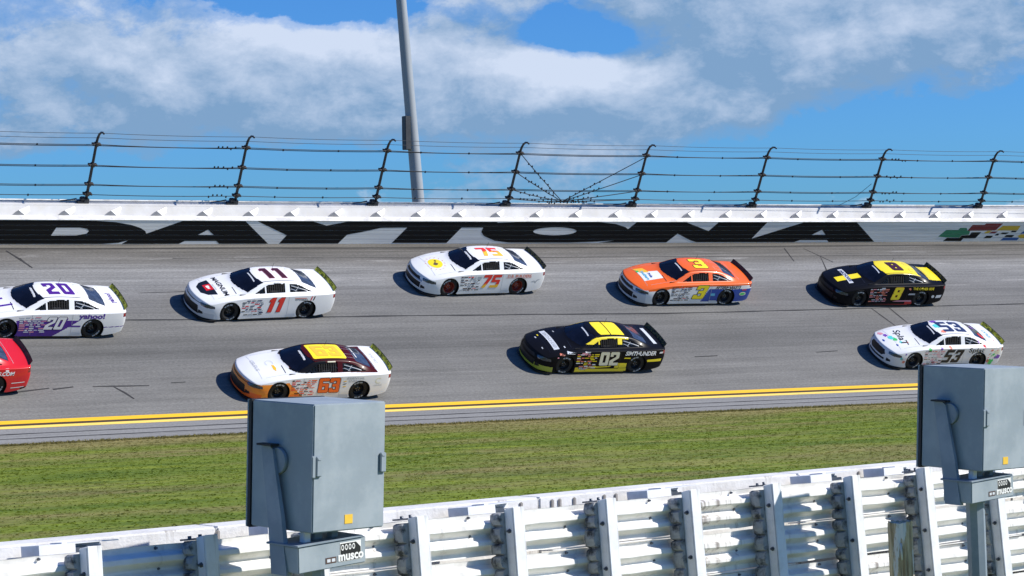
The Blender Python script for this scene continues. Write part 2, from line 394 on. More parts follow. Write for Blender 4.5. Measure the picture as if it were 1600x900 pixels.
build_tufts()

# ------------------------------------------------------------------ outer wall
def mat_wall(name, base, rub):
    m_ = bpy.data.materials.new(name); m_.use_nodes = True; t = NG(m_.node_tree); b = m_.node_tree.nodes['Principled BSDF']
    tc = t.n('ShaderNodeTexCoord'); uv = tc.outputs['UV']
    geo = t.n('ShaderNodeNewGeometry'); sp = t.n('ShaderNodeSeparateXYZ'); t.link(geo.outputs['Position'], sp.inputs[0])
    cx = t.n('ShaderNodeCombineXYZ'); us = t.n('ShaderNodeSeparateXYZ'); t.link(uv, us.inputs[0])
    t.link(us.outputs[0], cx.inputs[0]); t.link(sp.outputs[2], cx.inputs[1])
    p = cx.outputs[0]
    f = t.noise(t.mapping(p, (.35, 16, 1)), 1, 6, .72)
    c = t.mix(t.ramp(f, [(.42, 0), (.66, rub)]), (*base, 1), (.12, .11, .10, 1))
    f2 = t.noise(t.mapping(p, (1.3, 40, 1), (3, 1, 0)), 1, 4, .7)
    c = t.mix(t.ramp(f2, [(.60, 0), (.70, rub)]), c, (.10, .095, .09, 1))
    t.link(c, b.inputs['Base Color']); b.inputs['Roughness'].default_value = .55
    return m_
M_TUBE = mat_wall("painted_steel_tube", (.88, .87, .85), .26)
M_CAPW = mat("white_wall_cap", (.80, .79, .77), .55, var=.14, vscale=1.5, dirt=(.36, .34, .31), dscale=3, damt=.55)
M_CONC = mat("white_concrete", (.56, .555, .55), .7, var=.16, vscale=1.2, dirt=(.5, .48, .44), dscale=2.2, damt=.4)
M_BLACK = mat_wall("black_letter_paint", (.009, .009, .010), .10)
M_BLACK.node_tree.nodes["Principled BSDF"].inputs["Specular IOR Level"].default_value = .12
WS0, WS1 = -60, 70
wall = empty("energy_absorbing_wall", Matrix(), "white banded outer barrier of stacked steel tubes lettered in huge black capitals", "race wall")
for k in range(5):
    n0, n1 = .004 + k * .1855, .004 + (k + 1) * .1855 - .010
    sheet("steel_tube", WS0, WS1, 1.0, [(-.2, n0), (-.005, n0), (0, n0 + .004), (0, n1 - .004), (-.005, n1), (-.2, n1)], M_TUBE, wall, smooth=False, close=True, caps=True)
sheet("wall_cap", WS0, WS1, 1.0, [(-.30, .928), (.012, .928), (.014, .948), (0.0, .958), (-.30, .958)], M_CAPW, wall, smooth=False, close=True, caps=True)
conc = empty("concrete_track_wall", Matrix(), "white concrete retaining wall behind the tube barrier, carrying the fence", "wall")
sheet("wall_body", WS0, WS1, 1.0, [(-.75, -.0), (-.75, 1.10), (-.78, 1.13), (-1.07, 1.13), (-1.1, 1.10), (-1.1, -.0)], M_CONC, conc, smooth=False, close=True, caps=True)
sheet("sloped_filler_sheet", WS0, WS1, 1.0, [(-.315, .935), (-.46, .88), (-.745, 1.10), (-.745, 1.06), (-.46, .84), (-.315, .90)], M_CONC, wall, smooth=False, close=True, caps=True)
sheet("cable_conduit", WS0, WS1, 1.0, [(-1.0 + .03 * math.cos(a), 1.19 + .03 * math.sin(a)) for a in (0, 1.05, 2.1, 3.14, 4.19, 5.24)], M_CAPW, conc, close=True)
# wedge shaped foam fillers between the tubes and the concrete
M_WEDGE = mat("white_wedge_sheet", (.80, .79, .77), .6, var=.06)
def wedge():
    V = [(0, 0, 0), (.44, 0, 0), (.21, .02, .17), (.80, .40, 0), (.70, .40, .15), (.33, .40, 0)]
    F = [(0, 1, 2), (1, 3, 4, 2), (0, 2, 4, 5), (3, 5, 4), (0, 5, 3, 1)]
    me = bpy.data.meshes.new("wedge_filler"); me.from_pydata(V, [], F); return me
wm = wedge(); wm.materials.append(M_WEDGE); wm.materials.append(mat("shaded_wedge_face", (.30, .30, .32), .7, var=.2))
for k_ in (0, 2): wm.polygons[k_].material_index = 1  # front and left faces get a darker grey: their shade painted in
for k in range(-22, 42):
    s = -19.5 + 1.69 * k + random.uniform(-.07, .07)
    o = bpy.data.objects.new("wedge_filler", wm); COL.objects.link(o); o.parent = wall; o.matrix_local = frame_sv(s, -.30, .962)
# lettering -----------------------------------------------------------------
def poly2d_bm(loops, step_u, step_v=None, cuts_v=(), gap=.0):
    """tessellated polygon with holes, in the xy plane, sliced so that it can be bent"""
    pts = [Vector((p[0], p[1], 0)) for l in loops for p in l]
    tris = tessellate_polygon([[Vector((p[0], p[1], 0)) for p in l] for l in loops])
    bm = bmesh.new(); vs = [bm.verts.new(p) for p in pts]
    for t_ in tris:
        try: bm.faces.new([vs[i] for i in t_])
        except ValueError: pass
    xs = [p.x for p in pts]; ys = [p.y for p in pts]
    def cut(co, no):
        bmesh.ops.bisect_plane(bm, geom=list(bm.verts) + list(bm.edges) + list(bm.faces), plane_co=co, plane_no=no, dist=1e-5)
    x = min(xs) + step_u
    while x < max(xs): cut((x, 0, 0), (1, 0, 0)); x += step_u
    if step_v:
        y = min(ys) + step_v
        while y < max(ys): cut((0, y, 0), (0, 1, 0)); y += step_v
    for c in cuts_v:
        cut((0, c - gap, 0), (0, 1, 0)); cut((0, c + gap, 0), (0, 1, 0))
    if gap > 0:
        dead = [f for f in bm.faces if any(abs(f.calc_center_median().y - c) < gap for c in cuts_v)]
        bmesh.ops.delete(bm, geom=dead, context='FACES')
    return bm
SEAMS = [.004 + k * .1855 - .005 for k in range(1, 5)]
def wall_print(name, loops, m_):
    bm = poly2d_bm(loops, .75, None, SEAMS, .003)
    for v in bm.verts: v.co = TP(v.co.x, .004, max(.02, min(.92, v.co.y)))
    bmesh.ops.recalc_face_normals(bm, faces=bm.faces)
    return bm_obj(name, bm, m_, wall)
p1 = [(-23.0, .915), (-20.84, .915), (-18.852, .915), (-17.27, .915), (-16.581, .910), (-15.876, .861), (-15.275, .758), (-14.9, .636), (-14.714, .521), (-14.66, .422), (-13.41, .915), (-11.016, .915), (-9.968, .025), (-11.845, .025), (-11.992, .14), (-13.17, .141), (-13.386, .025), (-15.49, .025), (-15.282, .162), (-15.616, .071), (-16.189, .026), (-24.8, .025)]
h1 = [(-17.95, .647), (-17.107, .649), (-16.846, .601), (-16.762, .516), (-16.837, .419), (-17.17, .357), (-18.09, .344)]
h2 = [(-12.383, .58), (-12.129, .374), (-12.729, .374)]
p2 = [(-10.553, .915), (-8.371, .915), (-7.824, .75), (-7.001, .915), (-.833, .915), (-.802, .878), (-.009, .915), (1.175, .918), (3.637, .915), (4.377, .837), (4.844, .699), (4.975, .616), (5.287, .915), (7.539, .915), (8.669, .529), (9.03, .915), (11.307, .915), (10.781, .189), (13.041, .915), (15.606, .915), (16.729, .025), (14.502, .025), (14.397, .112), (13.101, .117), (12.843, .025), (8.231, .038), (7.908, .135), (7.276, .418), (6.865, .034), (3.807, .03), (4.496, .128), (3.652, .078), (2.53, .04), (-.116, .048), (-.754, .13), (-1.252, .328), (-1.401, .494), (-1.366, .682), (-2.277, .681), (-2.763, .041), (-5.032, .046), (-4.539, .678), (-5.617, .663), (-6.357, .493), (-6.914, .389), (-7.206, .025), (-9.543, .03), (-9.308, .363)]
h3 = [(1.76 + .946 * math.cos(a), .526 + .169 * math.sin(a)) for a in np.linspace(0, 2 * math.pi, 24, endpoint=False)]
h4 = [(14.018, .584), (14.254, .349), (13.584, .35)]
wall_print("black_lettering", [p1, h1, h2], M_BLACK); wall_print("black_lettering", [p2, h3, h4], M_BLACK)
LC = {'green': mat_wall("green_logo_paint", (.02, .22, .11), .15), 'black': M_BLACK, 'red': mat_wall("dark_red_logo_paint", (.22, .018, .022), .15),
      'yellow': mat_wall("yellow_logo_paint", (.70, .45, .03), .15), 'blue': mat_wall("blue_logo_paint", (.02, .10, .33), .15)}
for c_, l_ in [('green', [(19.83, .25), (20.15, .56), (20.75, .56), (20.81, .65), (21.15, .65), (21.21, .53), (21.36, .51), (21.36, .33), (21.0, .31), (20.92, .2), (20.24, .21)]),
               ('black', [(20.14, .04), (20.31, .195), (20.93, .185), (21.01, .295), (21.4, .315), (21.46, .44), (21.95, .45), (21.74, .16), (21.13, .16), (21.05, .03)]),
               ('red', [(21.23, .53), (21.4, .79), (22.01, .79), (22.07, .86), (22.93, .86), (22.64, .525), (21.28, .515)]),
               ('yellow', [(22.68, .525), (22.97, .75), (23.87, .75), (23.78, .53)]), ('yellow', [(22.09, .4), (22.23, .51), (22.47, .51), (22.33, .4)]),
               ('red', [(22.35, .39), (22.49, .48), (22.79, .48), (22.66, .39)]), ('black', [(22.14, .16), (22.27, .28), (22.62, .28), (22.51, .16)]),
               ('black', [(22.67, .29), (22.77, .38), (22.90, .38), (22.86, .29)]), ('black', [(22.94, .36), (23.03, .43), (23.38, .43), (23.23, .34)]),
               ('black', [(23.44, .44), (23.5, .515), (23.75, .515), (23.71, .44)]), ('black', [(23.19, .22), (23.28, .31), (23.69, .31), (23.6, .2)]),
               ('blue', [(23.04, .05), (23.16, .185), (23.98, .18), (23.9, .05)]), ('blue', [(23.96, .37), (24.09, .48), (24.87, .48), (24.78, .37)]),
               ('yellow', [(23.87, .26), (24.01, .34), (24.84, .34), (24.74, .15), (24.03, .15)])]:
    wall_print("logo_flag_patch", [l_], LC[c_])

# ------------------------------------------------------------------ catch fence
M_STEEL = mat("weathered_dark_steel", (.050, .054, .062), .55, .3, var=.3, vscale=6); M_CABLE = mat("steel_cable", (.030, .034, .042), .5, .3, var=.2)
M_RUSTY = mat("rusty_clamp_steel", (.060, .050, .042), .7, .2, var=.4, vscale=9)
fence = empty("catch_fence", Matrix(), "tall cable catch fence of inward curled posts along the top of the white wall", "fence")
PS = [-16.66 + 5.556 * k for k in range(-6, 10)]; FV = -.95
CN = [(1.47, .013, 0), (1.84, .013, .06), (2.56, .014, .06), (3.33, .014, .06), (3.60, .008, 0), (3.90, .008, 0)]
def post_mesh():
    bm = bmesh.new()
    # local: x = s, y = up-slope, z = n ; curls towards the track (-y)
    pts = [(0, 0, 0), (0, 0, 1.2), (0, 0, 2.35), (0, -.03, 2.50), (0, -.10, 2.66), (0, -.22, 2.78), (0, -.36, 2.84), (0, -.46, 2.84)]
    tube(bm, pts, [.052, .050, .046, .044, .040, .037, .034, .032], 10)
    return bm
def tmpl(bm, name, m_):
    bmesh.ops.recalc_face_normals(bm, faces=bm.faces); me = bpy.data.meshes.new(name); bm.to_mesh(me); bm.free(); me.materials.append(m_); return me
PM = tmpl(post_mesh(), "fence_post", M_STEEL)
bm = bmesh.new(); box(bm, (-.15, -.09, -.035), (.15, .07, .035), .008); box(bm, (-.05, -.11, -.06), (.05, .09, .06), .01)
for sx in (-.12, .12): tube(bm, [(sx, -.13, 0), (sx, .10, 0)], .022, 6)
CM = tmpl(bm, "cable_clamp", M_RUSTY)
bm = bmesh.new(); box(bm, (-.34, -.10, 0), (-.06, .12, .08), .02); box(bm, (-.22, -.08, .08), (-.02, .10, .20), .03); box(bm, (-.09, -.10, -.01), (.09, .12, .16), .01)
tube(bm, [(-.9, .02, .05), (-.6, .0, .09), (-.35, 0, .15)], .02, 6)
BMs = tmpl(bm, "post_base", M_STEEL)
bm = bmesh.new(); box(bm, (-.024, -.02, -.038), (.024, .02, .038), .006); UC = tmpl(bm, "cable_grip", M_CABLE)
def inst(me, name, parent, Mx):
    o = bpy.data.objects.new(name, me); COL.objects.link(o); o.parent = parent; o.matrix_local = Mx; return o
for k, s in enumerate(PS):
    inst(PM, "fence_post", fence, frame_sv(s, FV, 1.08)); inst(BMs, "post_base", fence, frame_sv(s, FV, 1.13))
    for (n, r_, _) in CN[:4]: inst(CM, "cable_clamp", fence, frame_sv(s, FV, n))
for (n, r_, dbl) in CN:
    vtop = FV + (.36 if n > 3.8 else .08 if n > 3.5 else .08)
    for q in ((0,) if not dbl else (-.5, .5)):
        bm = bmesh.new(); pts = []
        for i in range(len(PS) - 1):
            for j in range(6):
                u = j / 6; sag = -.035 * 4 * u * (1 - u)
                pts.append(TP(PS[i] + (PS[i + 1] - PS[i]) * u, vtop, n + sag + q * .045 * (1 if (i % 2) else (1 - .9 * math.sin(math.pi * u)))))
        tube(bm, pts, r_, 6, False); bm_obj("fence_cable", bm, M_CABLE, fence)
rr = random.Random(5)
for k, s in enumerate(PS):
    for (n, r_, dbl) in CN[:4]:
        if k % 8 == 7 - 0:      # not used by strings below
            continue
for (pk, sgn, off) in ((PS.index(min(PS, key=lambda q: abs(q + 11.1))), -1, .28), (PS.index(min(PS, key=lambda q: abs(q - 16.67))), 1, .28)):
    for (n, r_, dbl) in CN[:4]:
        for j in range(5): inst(UC, "cable_grip", fence, frame_sv(PS[pk] + sgn * (off + .14 + .17 * j + rr.uniform(-.02, .02)), FV + .08, n + rr.choice([.03, -.03]) - .01))
for i in range(len(PS) - 1):
    if abs(PS[i] + .0) < .5 or abs(PS[i] + 16.66) < .5: continue
    for (n, r_, dbl) in CN[:4]:
        for u in (.27, .63):
            inst(UC, "cable_grip", fence, frame_sv(PS[i] + (PS[i + 1] - PS[i]) * (u + rr.uniform(-.04, .04)), FV + .08, n - .03 + rr.uniform(-.01, .01)))
# crossing gate cables in one bay
a0, a1 = PS[9], PS[10]
if abs(a0) > 1: 
    i0 = min(range(len(PS)), key=lambda i: abs(PS[i])); a0, a1 = PS[i0], PS[i0 + 1]
for (n, dn) in ((3.33, 0), (2.56, 0), (1.84, 0), (1.47, 0)):
    for (sx, ex, rng_) in ((a0, a0 + 2.30, (.18, .86)), (a1, a0 + 2.25, (.55, .97))):
        bm = bmesh.new(); pts = []
        for j in range(11):
            u = j / 10; nn = n + (1.36 + rr.uniform(-.01, .01) - n) * u - .03 * math.sin(math.pi * u) * (.3 if sx == a1 else 1)
            pts.append((sx + (ex - sx) * u, nn))
        tube(bm, [TP(p[0], FV + .1, p[1]) for p in pts], .017, 6, False); bm_obj("gate_cable", bm, M_CABLE, fence)
        m_ = 9 if sx == a0 else 7
        for j in range(m_):
            u = rng_[0] + (rng_[1] - rng_[0]) * (j + rr.uniform(-.2, .2)) / m_; i = min(9, int(u * 10)); f = u * 10 - i
            inst(UC, "cable_grip", fence, frame_sv(pts[i][0] * (1 - f) + pts[i + 1][0] * f, FV + .1, pts[i][1] * (1 - f) + pts[i + 1][1] * f + rr.choice([.03, -.02])))
for j in range(14):
    inst(UC, "cable_grip", fence, frame_sv(a0 + 1.7 + .12 * j + rr.uniform(-.04, .04), FV + .12, 1.32 + rr.uniform(-.04, .07)))
bm = bmesh.new(); tube(bm, [TP(15.2, FV, 1.2), TP(15.9, FV, 1.6), TP(16.5, FV, 2.2)], .010, 5, False); bm_obj("loose_wire", bm, M_CABLE, fence)

# ------------------------------------------------------------------ light pole
M_POLE = mat("galvanised_pole", (.30, .33, .36), .5, .0, var=.10, vscale=.6, dirt=(.30, .32, .34), dscale=.8, damt=.35)
lp = empty("light_pole", Matrix.Translation((1.22, 9.63, 4.2)), "tall tapered grey steel lighting pole rising behind the fence", "light pole")
bm = bmesh.new(); dx = Vector((-.53 / 8.4, .22 / 8.4, 1))
tube(bm, [dx * q for q in (-.6, 3, 6, 9, 12.4, 16, 24, 32)], [.275, .262, .247, .232, .215, .195, .15, .12], 28)
bm_obj("pole_shaft", bm, M_POLE, lp, True)
bm = bmesh.new(); c_ = dx * 6.95; box(bm, (-.48, -.22, 6.05), (-.24, .14, 7.45), .015, Matrix.Translation((-.36, .15, 0))); bm_obj("equipment_panel", bm, M_STEEL, lp)
for o in lp.children:
    if o.name.startswith("equipment"): o.location = (-.02, 0, 0)
bm = bmesh.new(); tube(bm, [dx * -.6 + Vector((0, 0, 0)), dx * -.1], .42, 24); bm_obj("base_plate", bm, M_POLE, lp)
bm = bmesh.new()
for k in range(6):
    p = dx * (29.5 + (k // 3) * 1.6) + Vector(((k % 3 - 1) * 1.1 * .88, -(k % 3 - 1) * 1.1 * .48 - .2, 0)); tube(bm, [p, p + Vector((.1, -.4, -.2))], [.2, .34], 12)
box(bm, (-1.6, -.06, 29.3), (1.6, .06, 29.45), 0, Matrix.Translation((dx * 29.4).to_3d() - Vector((0, 0, 29.4)))); bm_obj("floodlight_rack", bm, M_STEEL, lp)

# ================================================================== stock cars
# control cage, half body: rows from rocker up the side, over the shoulder to the centre line
CAGE = [
 [(1.98,.95,.12),(2.02,.955,.30),(2.04,.93,.47),(2.08,.87,.585),(2.20,.75,.635),(2.32,.52,.655),(2.395,.27,.665),(2.42,0,.668)],
 [(1.80,.975,.11),(1.80,.985,.32),(1.80,.965,.55),(1.80,.90,.69),(1.86,.77,.735),(1.98,.54,.755),(2.05,.27,.768),(2.07,0,.772)],
 [(1.40,.985,.11),(1.40,1.00,.33),(1.40,.985,.58),(1.40,.925,.775),(1.42,.80,.812),(1.52,.60,.822),(1.60,.28,.845),(1.62,0,.850)],
 [(1.05,.975,.11),(1.05,.985,.33),(1.05,.965,.58),(1.05,.935,.82),(1.04,.82,.862),(1.12,.70,.872),(1.20,.32,.905),(1.22,0,.912)],
 [(.80,.965,.11),(.80,.975,.33),(.80,.955,.60),(.80,.935,.845),(.80,.80,.885),(.86,.735,.895),(1.02,.37,.945),(1.07,0,.955)],
 [(.48,.96,.11),(.48,.97,.33),(.48,.95,.60),(.48,.932,.86),(.49,.79,.905),(.52,.670,1.060),(.69,.34,1.108),(.73,0,1.118)],
 [(.16,.96,.11),(.16,.97,.33),(.16,.95,.60),(.16,.93,.865),(.16,.785,.91),(.17,.580,1.222),(.31,.31,1.262),(.35,0,1.270)],
 [(-.30,.96,.11),(-.30,.97,.33),(-.30,.95,.60),(-.30,.93,.87),(-.30,.78,.915),(-.30,.573,1.252),(-.28,.30,1.286),(-.27,0,1.294)],
 [(-.92,.965,.11),(-.92,.975,.33),(-.92,.955,.60),(-.92,.935,.88),(-.92,.78,.925),(-.92,.565,1.232),(-.92,.30,1.268),(-.92,0,1.277)],
 [(-1.28,.985,.11),(-1.28,1.0,.33),(-1.28,.98,.60),(-1.28,.94,.89),(-1.28,.785,.935),(-1.28,.555,1.165),(-1.29,.30,1.215),(-1.29,0,1.224)],
 [(-1.60,.985,.12),(-1.60,1.0,.34),(-1.60,.985,.62),(-1.60,.945,.90),(-1.60,.80,.94),(-1.62,.60,1.045),(-1.62,.31,1.085),(-1.62,0,1.093)],
 [(-1.93,.965,.15),(-1.93,.975,.36),(-1.93,.965,.64),(-1.93,.935,.905),(-1.93,.82,.935),(-1.93,.68,.953),(-1.93,.32,.975),(-1.93,0,.978)],
 [(-2.22,.93,.19),(-2.22,.945,.39),(-2.22,.94,.65),(-2.22,.915,.905),(-2.22,.81,.932),(-2.22,.66,.942),(-2.22,.31,.953),(-2.22,0,.955)],
 [(-2.42,.88,.24),(-2.45,.90,.40),(-2.48,.90,.66),(-2.46,.87,.905),(-2.48,.79,.930),(-2.50,.62,.940),(-2.52,.30,.948),(-2.525,0,.950)],
]
def build_body():
    NS, NR = len(CAGE), 8; verts = []; faces = []; full = 2 * NR - 1
    for st in CAGE:
        for r in range(NR): verts.append(st[r])
        for r in range(NR - 2, -1, -1): x, y, z = st[r]; verts.append((x, -y, z))
    vid = lambda i, r: i * full + r
    for i in range(NS - 1):
        for r in range(full - 1): faces.append((vid(i, r), vid(i + 1, r), vid(i + 1, r + 1), vid(i, r + 1)))
    def fascia(i, outx, lows, flip):
        # columns: rows 3..11 on top, the ends reuse the side rows
        cols = list(range(3, full - 3)); grid = [[vid(i, r) for r in cols]]
        for li, (dx, z, row) in enumerate(lows):
            line = []
            for r in cols:
                if r == 3: line.append(vid(i, row)); continue
                if r == full - 4: line.append(vid(i, full - 1 - row)); continue
                x, y, _ = verts[vid(i, r)]; verts.append((x + dx, y * 1.06, z)); line.append(len(verts) - 1)
            grid.append(line)
        for a, b in zip(grid[:-1], grid[1:]):
            for k in range(len(cols) - 1):
                f = (a[k], a[k + 1], b[k + 1], b[k]); faces.append(f if flip else f[::-1])
    fascia(0, 0, [(.07, .50, 2), (.085, .30, 1), (.07, .11, 0)], False)
    fascia(NS - 1, 0, [(-.03, .66, 2), (.0, .42, 1), (.05, .25, 0)], True)
    me = bpy.data.meshes.new("cage"); me.from_pydata(verts, [], faces)
    bm = bmesh.new(); bm.from_mesh(me); bmesh.ops.recalc_face_normals(bm, faces=bm.faces)
    bm.verts.ensure_lookup_table(); cl = bm.edges.layers.float.get('crease_edge') or bm.edges.layers.float.new('crease_edge')
    def crease(a, b, v):
        e = bm.edges.get((bm.verts[a], bm.verts[b]))
        if e: e[cl] = v
    for i in range(NS - 1):
        for r in (3, full - 4): crease(vid(i, r), vid(i + 1, r), .55)
        for r in (4, full - 5): crease(vid(i, r), vid(i + 1, r), .55 if i > 3 else .2)
        for r in (5, full - 6):
            if 4 <= i < 11: crease(vid(i, r), vid(i + 1, r), .5)
    for r in range(3, full - 4):
        crease(vid(NS - 1, r), vid(NS - 1, r + 1), .8)
        crease(vid(0, r), vid(0, r + 1), .6)
    for r in range(5, full - 6):
        crease(vid(4, r), vid(4, r + 1), .35); crease(vid(6, r), vid(6, r + 1), .25); crease(vid(9, r), vid(9, r + 1), .2); crease(vid(11, r), vid(11, r + 1), .3)
    bm.to_mesh(me); bm.free()
    o = bpy.data.objects.new("cage", me); COL.objects.link(o)
    md = o.modifiers.new("s", 'SUBSURF'); md.levels = 4; md.render_levels = 4; md.boundary_smooth = 'PRESERVE_CORNERS'
    dg = bpy.context.evaluated_depsgraph_get(); dg.update()
    ev = o.evaluated_get(dg); em = ev.to_mesh()
    V = np.zeros(len(em.vertices) * 3); em.vertices.foreach_get('co', V); V = V.reshape(-1, 3)
    F = np.zeros(len(em.loops), dtype=np.int64); em.loops.foreach_get('vertex_index', F); F = F.reshape(-1, 4)
    ev.to_mesh_clear(); bpy.data.objects.remove(o); bpy.data.meshes.remove(me)
    return V, F
BV, BF = build_body()
BVH = BVHTree.FromPolygons([tuple(v) for v in BV], [tuple(f) for f in BF])
# open the wheel arches: drop faces inside, snap the rim on to a circle
AR = .372; arch_x = (1.397, -1.397); AZ_ = .345
for ax in arch_x:
    rad = np.hypot(BV[:, 0] - ax, BV[:, 2] - AZ_)
    side = (np.abs(BV[:, 1]) > .70) & (BV[:, 2] < .80)
    near = side & (rad < AR)
    dead = near[BF].any(1); BF = BF[~dead]
    used = np.zeros(len(BV), bool); used[BF.ravel()] = True
    # boundary verts
    from collections import Counter
    ed = np.sort(np.concatenate([BF[:, [0, 1]], BF[:, [1, 2]], BF[:, [2, 3]], BF[:, [3, 0]]]), axis=1)
    key = ed[:, 0] * (len(BV) + 1) + ed[:, 1]; uq, cnt = np.unique(key, return_counts=True)
    bset = np.unique(np.concatenate([uq[cnt == 1] // (len(BV) + 1), uq[cnt == 1] % (len(BV) + 1)]))
    for i in bset:
        if side[i] and rad[i] < AR + .045:
            k_ = AR / rad[i]; BV[i, 0] = ax + (BV[i, 0] - ax) * k_; BV[i, 2] = AZ_ + (BV[i, 2] - AZ_) * k_
FC = BV[BF].mean(1)
fn = np.cross(BV[BF[:, 2]] - BV[BF[:, 0]], BV[BF[:, 3]] - BV[BF[:, 1]]); fn /= np.linalg.norm(fn, axis=1)[:, None] + 1e-12
X, Y, Z = FC.T; AY = np.abs(Y)
if (fn[:, 2] * (Z > 1.2)).sum() < 0: fn = -fn; BF = BF[:, ::-1]
def inpoly(u, v, poly):
    res = np.zeros(len(u), bool); n = len(poly); j = n - 1
    for i in range(n):
        (xi, yi), (xj, yj) = poly[i], poly[j]
        if yi != yj: res ^= ((yi > v) != (yj > v)) & (u < (xj - xi) * (v - yi) / (yj - yi) + xi)
        j = i
    return res
xb = 1.02 - .27 * (Y / .70) ** 2; xt = .335 - .155 * (Y / .54) ** 2
yw = np.interp(X, [.17, .82, 1.1], [.545, .715, .74])
WS = (X < xb) & (X > xt) & (AY < yw) & (Z > .88)
ywr = np.interp(X, [-1.95, -1.30], [.63, .50])
RW_ = (X < -1.33 + .03 * (Y / .5) ** 2) & (X > -1.89 + .05 * (Y / .6) ** 2) & (AY < ywr) & (Z > .93)
sd = (np.abs(fn[:, 1]) > .35) & (AY > .52) & (Z > .9)
NETW = sd & inpoly(X, Z, [(.10, .935), (-.62, .945), (-.62, 1.19), (-.25, 1.195), (.02, 1.17), (.10, 1.135)])
VENT = sd & inpoly(X, Z, [(.52, .925), (.14, .93), (.14, 1.12), (.20, 1.09)])
QUAR = sd & inpoly(X, Z, [(-.79, .95), (-.79, 1.175), (-1.00, 1.16), (-1.22, 1.10), (-1.45, 1.01), (-1.60, .965), (-1.58, .955)])
FR = (fn[:, 0] > .35) & (X > 2.0)
GRL = FR & (AY < .56) & (Z > .19) & (Z < .40) & (fn[:, 0] > .6)
GRF_L = FR & (AY < .50) & (Z > .19) & (Z < .27)
GRF_U = FR & inpoly(AY, Z, [(-.1, .33), (.36, .33), (.50, .42), (.40, .56), (-.1, .585)])
GRT_L = FR & inpoly(AY, Z, [(-.1, .18), (.60, .18), (.54, .44), (-.1, .46)])
GRT_U = FR & inpoly(AY, Z, [(-.1, .53), (.58, .535), (.60, .56), (-.1, .565)])
GRU = FR & (AY < .50 - (Z - .5) * .6) & (Z > .475) & (Z < .575) & (fn[:, 0] > .5)
DUCT = FR & inpoly(AY, Z, [(.60, .20), (.60, .33), (.74, .31), (.76, .24)])
HEAD = (X > 1.95) & inpoly(AY, Z, [(.60, .50), (.58, .585), (.80, .60), (.93, .56), (.93, .49), (.78, .48)])
TAIL = (X < -2.38) & inpoly(AY, Z, [(.55, .74), (.55, .86), (.86, .88), (.92, .87), (.92, .76), (.84, .74)])
WIN = WS | RW_ | NETW | VENT | QUAR | DUCT | HEAD | TAIL
def submesh(mask, name, mats, parent, off=0.0, midx=None, smooth=True):
    f = BF[mask]; ids, inv = np.unique(f, return_inverse=True); f = inv.reshape(f.shape); v = BV[ids].copy()
    if off:
        vn = np.zeros_like(v); n_ = fn[mask]
        for k in range(4): np.add.at(vn, f[:, k], n_)
        vn /= np.linalg.norm(vn, axis=1)[:, None] + 1e-9; v += vn * off
    me = bpy.data.meshes.new(name); me.vertices.add(len(v)); me.vertices.foreach_set('co', v.astype(np.float32).ravel())
    me.loops.add(f.size); me.loops.foreach_set('vertex_index', f.astype(np.int32).ravel())
    me.polygons.add(len(f)); me.polygons.foreach_set('loop_start', np.arange(0, f.size, 4, dtype=np.int32)); me.update(calc_edges=True)
    return link_mesh(name, me, mats, parent, smooth, midx)

def paint(name, col, coat=.85, rough=.32):
    return mat(name, col, rough, 0, coat, var=.05, vscale=1.2, spec=.10 if coat < .3 else .5)
PC = dict(white=(.80, .80, .80), purple=(.070, .012, .26), dpurple=(.07, .01, .22), orange=(.86, .135, .012), orange2=(.86, .27, .035), black=(.006, .006, .008), yellow=(.90, .72, .015),
          blue=(.010, .055, .32), red=(.62, .012, .016), maroon=(.055, .005, .007), red2=(.74, .035, .02), cream=(.72, .70, .52), pink=(.72, .30, .36), teal=(.10, .62, .58),
          green=(.06, .55, .12), lime=(.42, .46, .04), grey=(.42, .44, .47), navy=(.018, .028, .09), lgrey=(.60, .63, .67), dyellow=(.88, .50, .03), nose_shade=(.26, .36, .52), coral=(.75, .22, .14),
          violet=(.18, .06, .42), sky=(.10, .42, .62), brown=(.15, .10, .05))
_pm = {}
def PM_(k):
    if k not in _pm: _pm[k] = paint("car_paint_" + k, PC[k], .04 if k in ('black', 'maroon') else .38)
    return _pm[k]
_vm = {}
def VM_(k):
    if k not in _vm: _vm[k] = mat("vinyl_" + k, PC[k], .38, 0, .3, var=0)
    return _vm[k]
M_GLASS = mat("dark_windscreen", (.006, .008, .018), .08, 0, 0, var=.5, vscale=2.5, spec=.28)
M_RGLASS = mat("rear_glass", (.05, .065, .10), .08, 0, 0, var=.6, vscale=4, spec=.6)
M_QGLASS = mat("smoked_quarter_glass", (.045, .050, .055), .10, 0, 0, var=.75, vscale=9, spec=.6)
M_VOID = mat("dark_cockpit", (.007, .007, .008), .85, var=.5, vscale=7)
M_NET = mat("window_net_webbing", (.035, .032, .034), .8, var=.2)
M_TYRE = mat("tyre_rubber", (.014, .014, .015), .7, var=.2, vscale=8, bump=.2)
M_RIMB = mat("black_steel_wheel", (.018, .018, .020), .35, .3, .3, var=.1)
M_RIMR = mat("dark_red_steel_wheel", (.30, .035, .02), .3, .5, .5, var=.1)
M_LUG = mat("wheel_hub_metal", (.35, .35, .36), .3, .9, var=0)
M_PLAST = mat("black_plastic_trim", (.012, .012, .014), .5, var=.1)
M_LAMP = mat("headlight_decal", (.05, .06, .10), .12, 0, 1.0, var=.9, vscale=14)
M_TAILL = mat("taillight_decal", (.30, .012, .012), .2, 0, 1.0, var=.9, vscale=12)
M_GRILLE = mat("mesh_grille", (.012, .013, .018), .45, .2, var=.6, vscale=30)
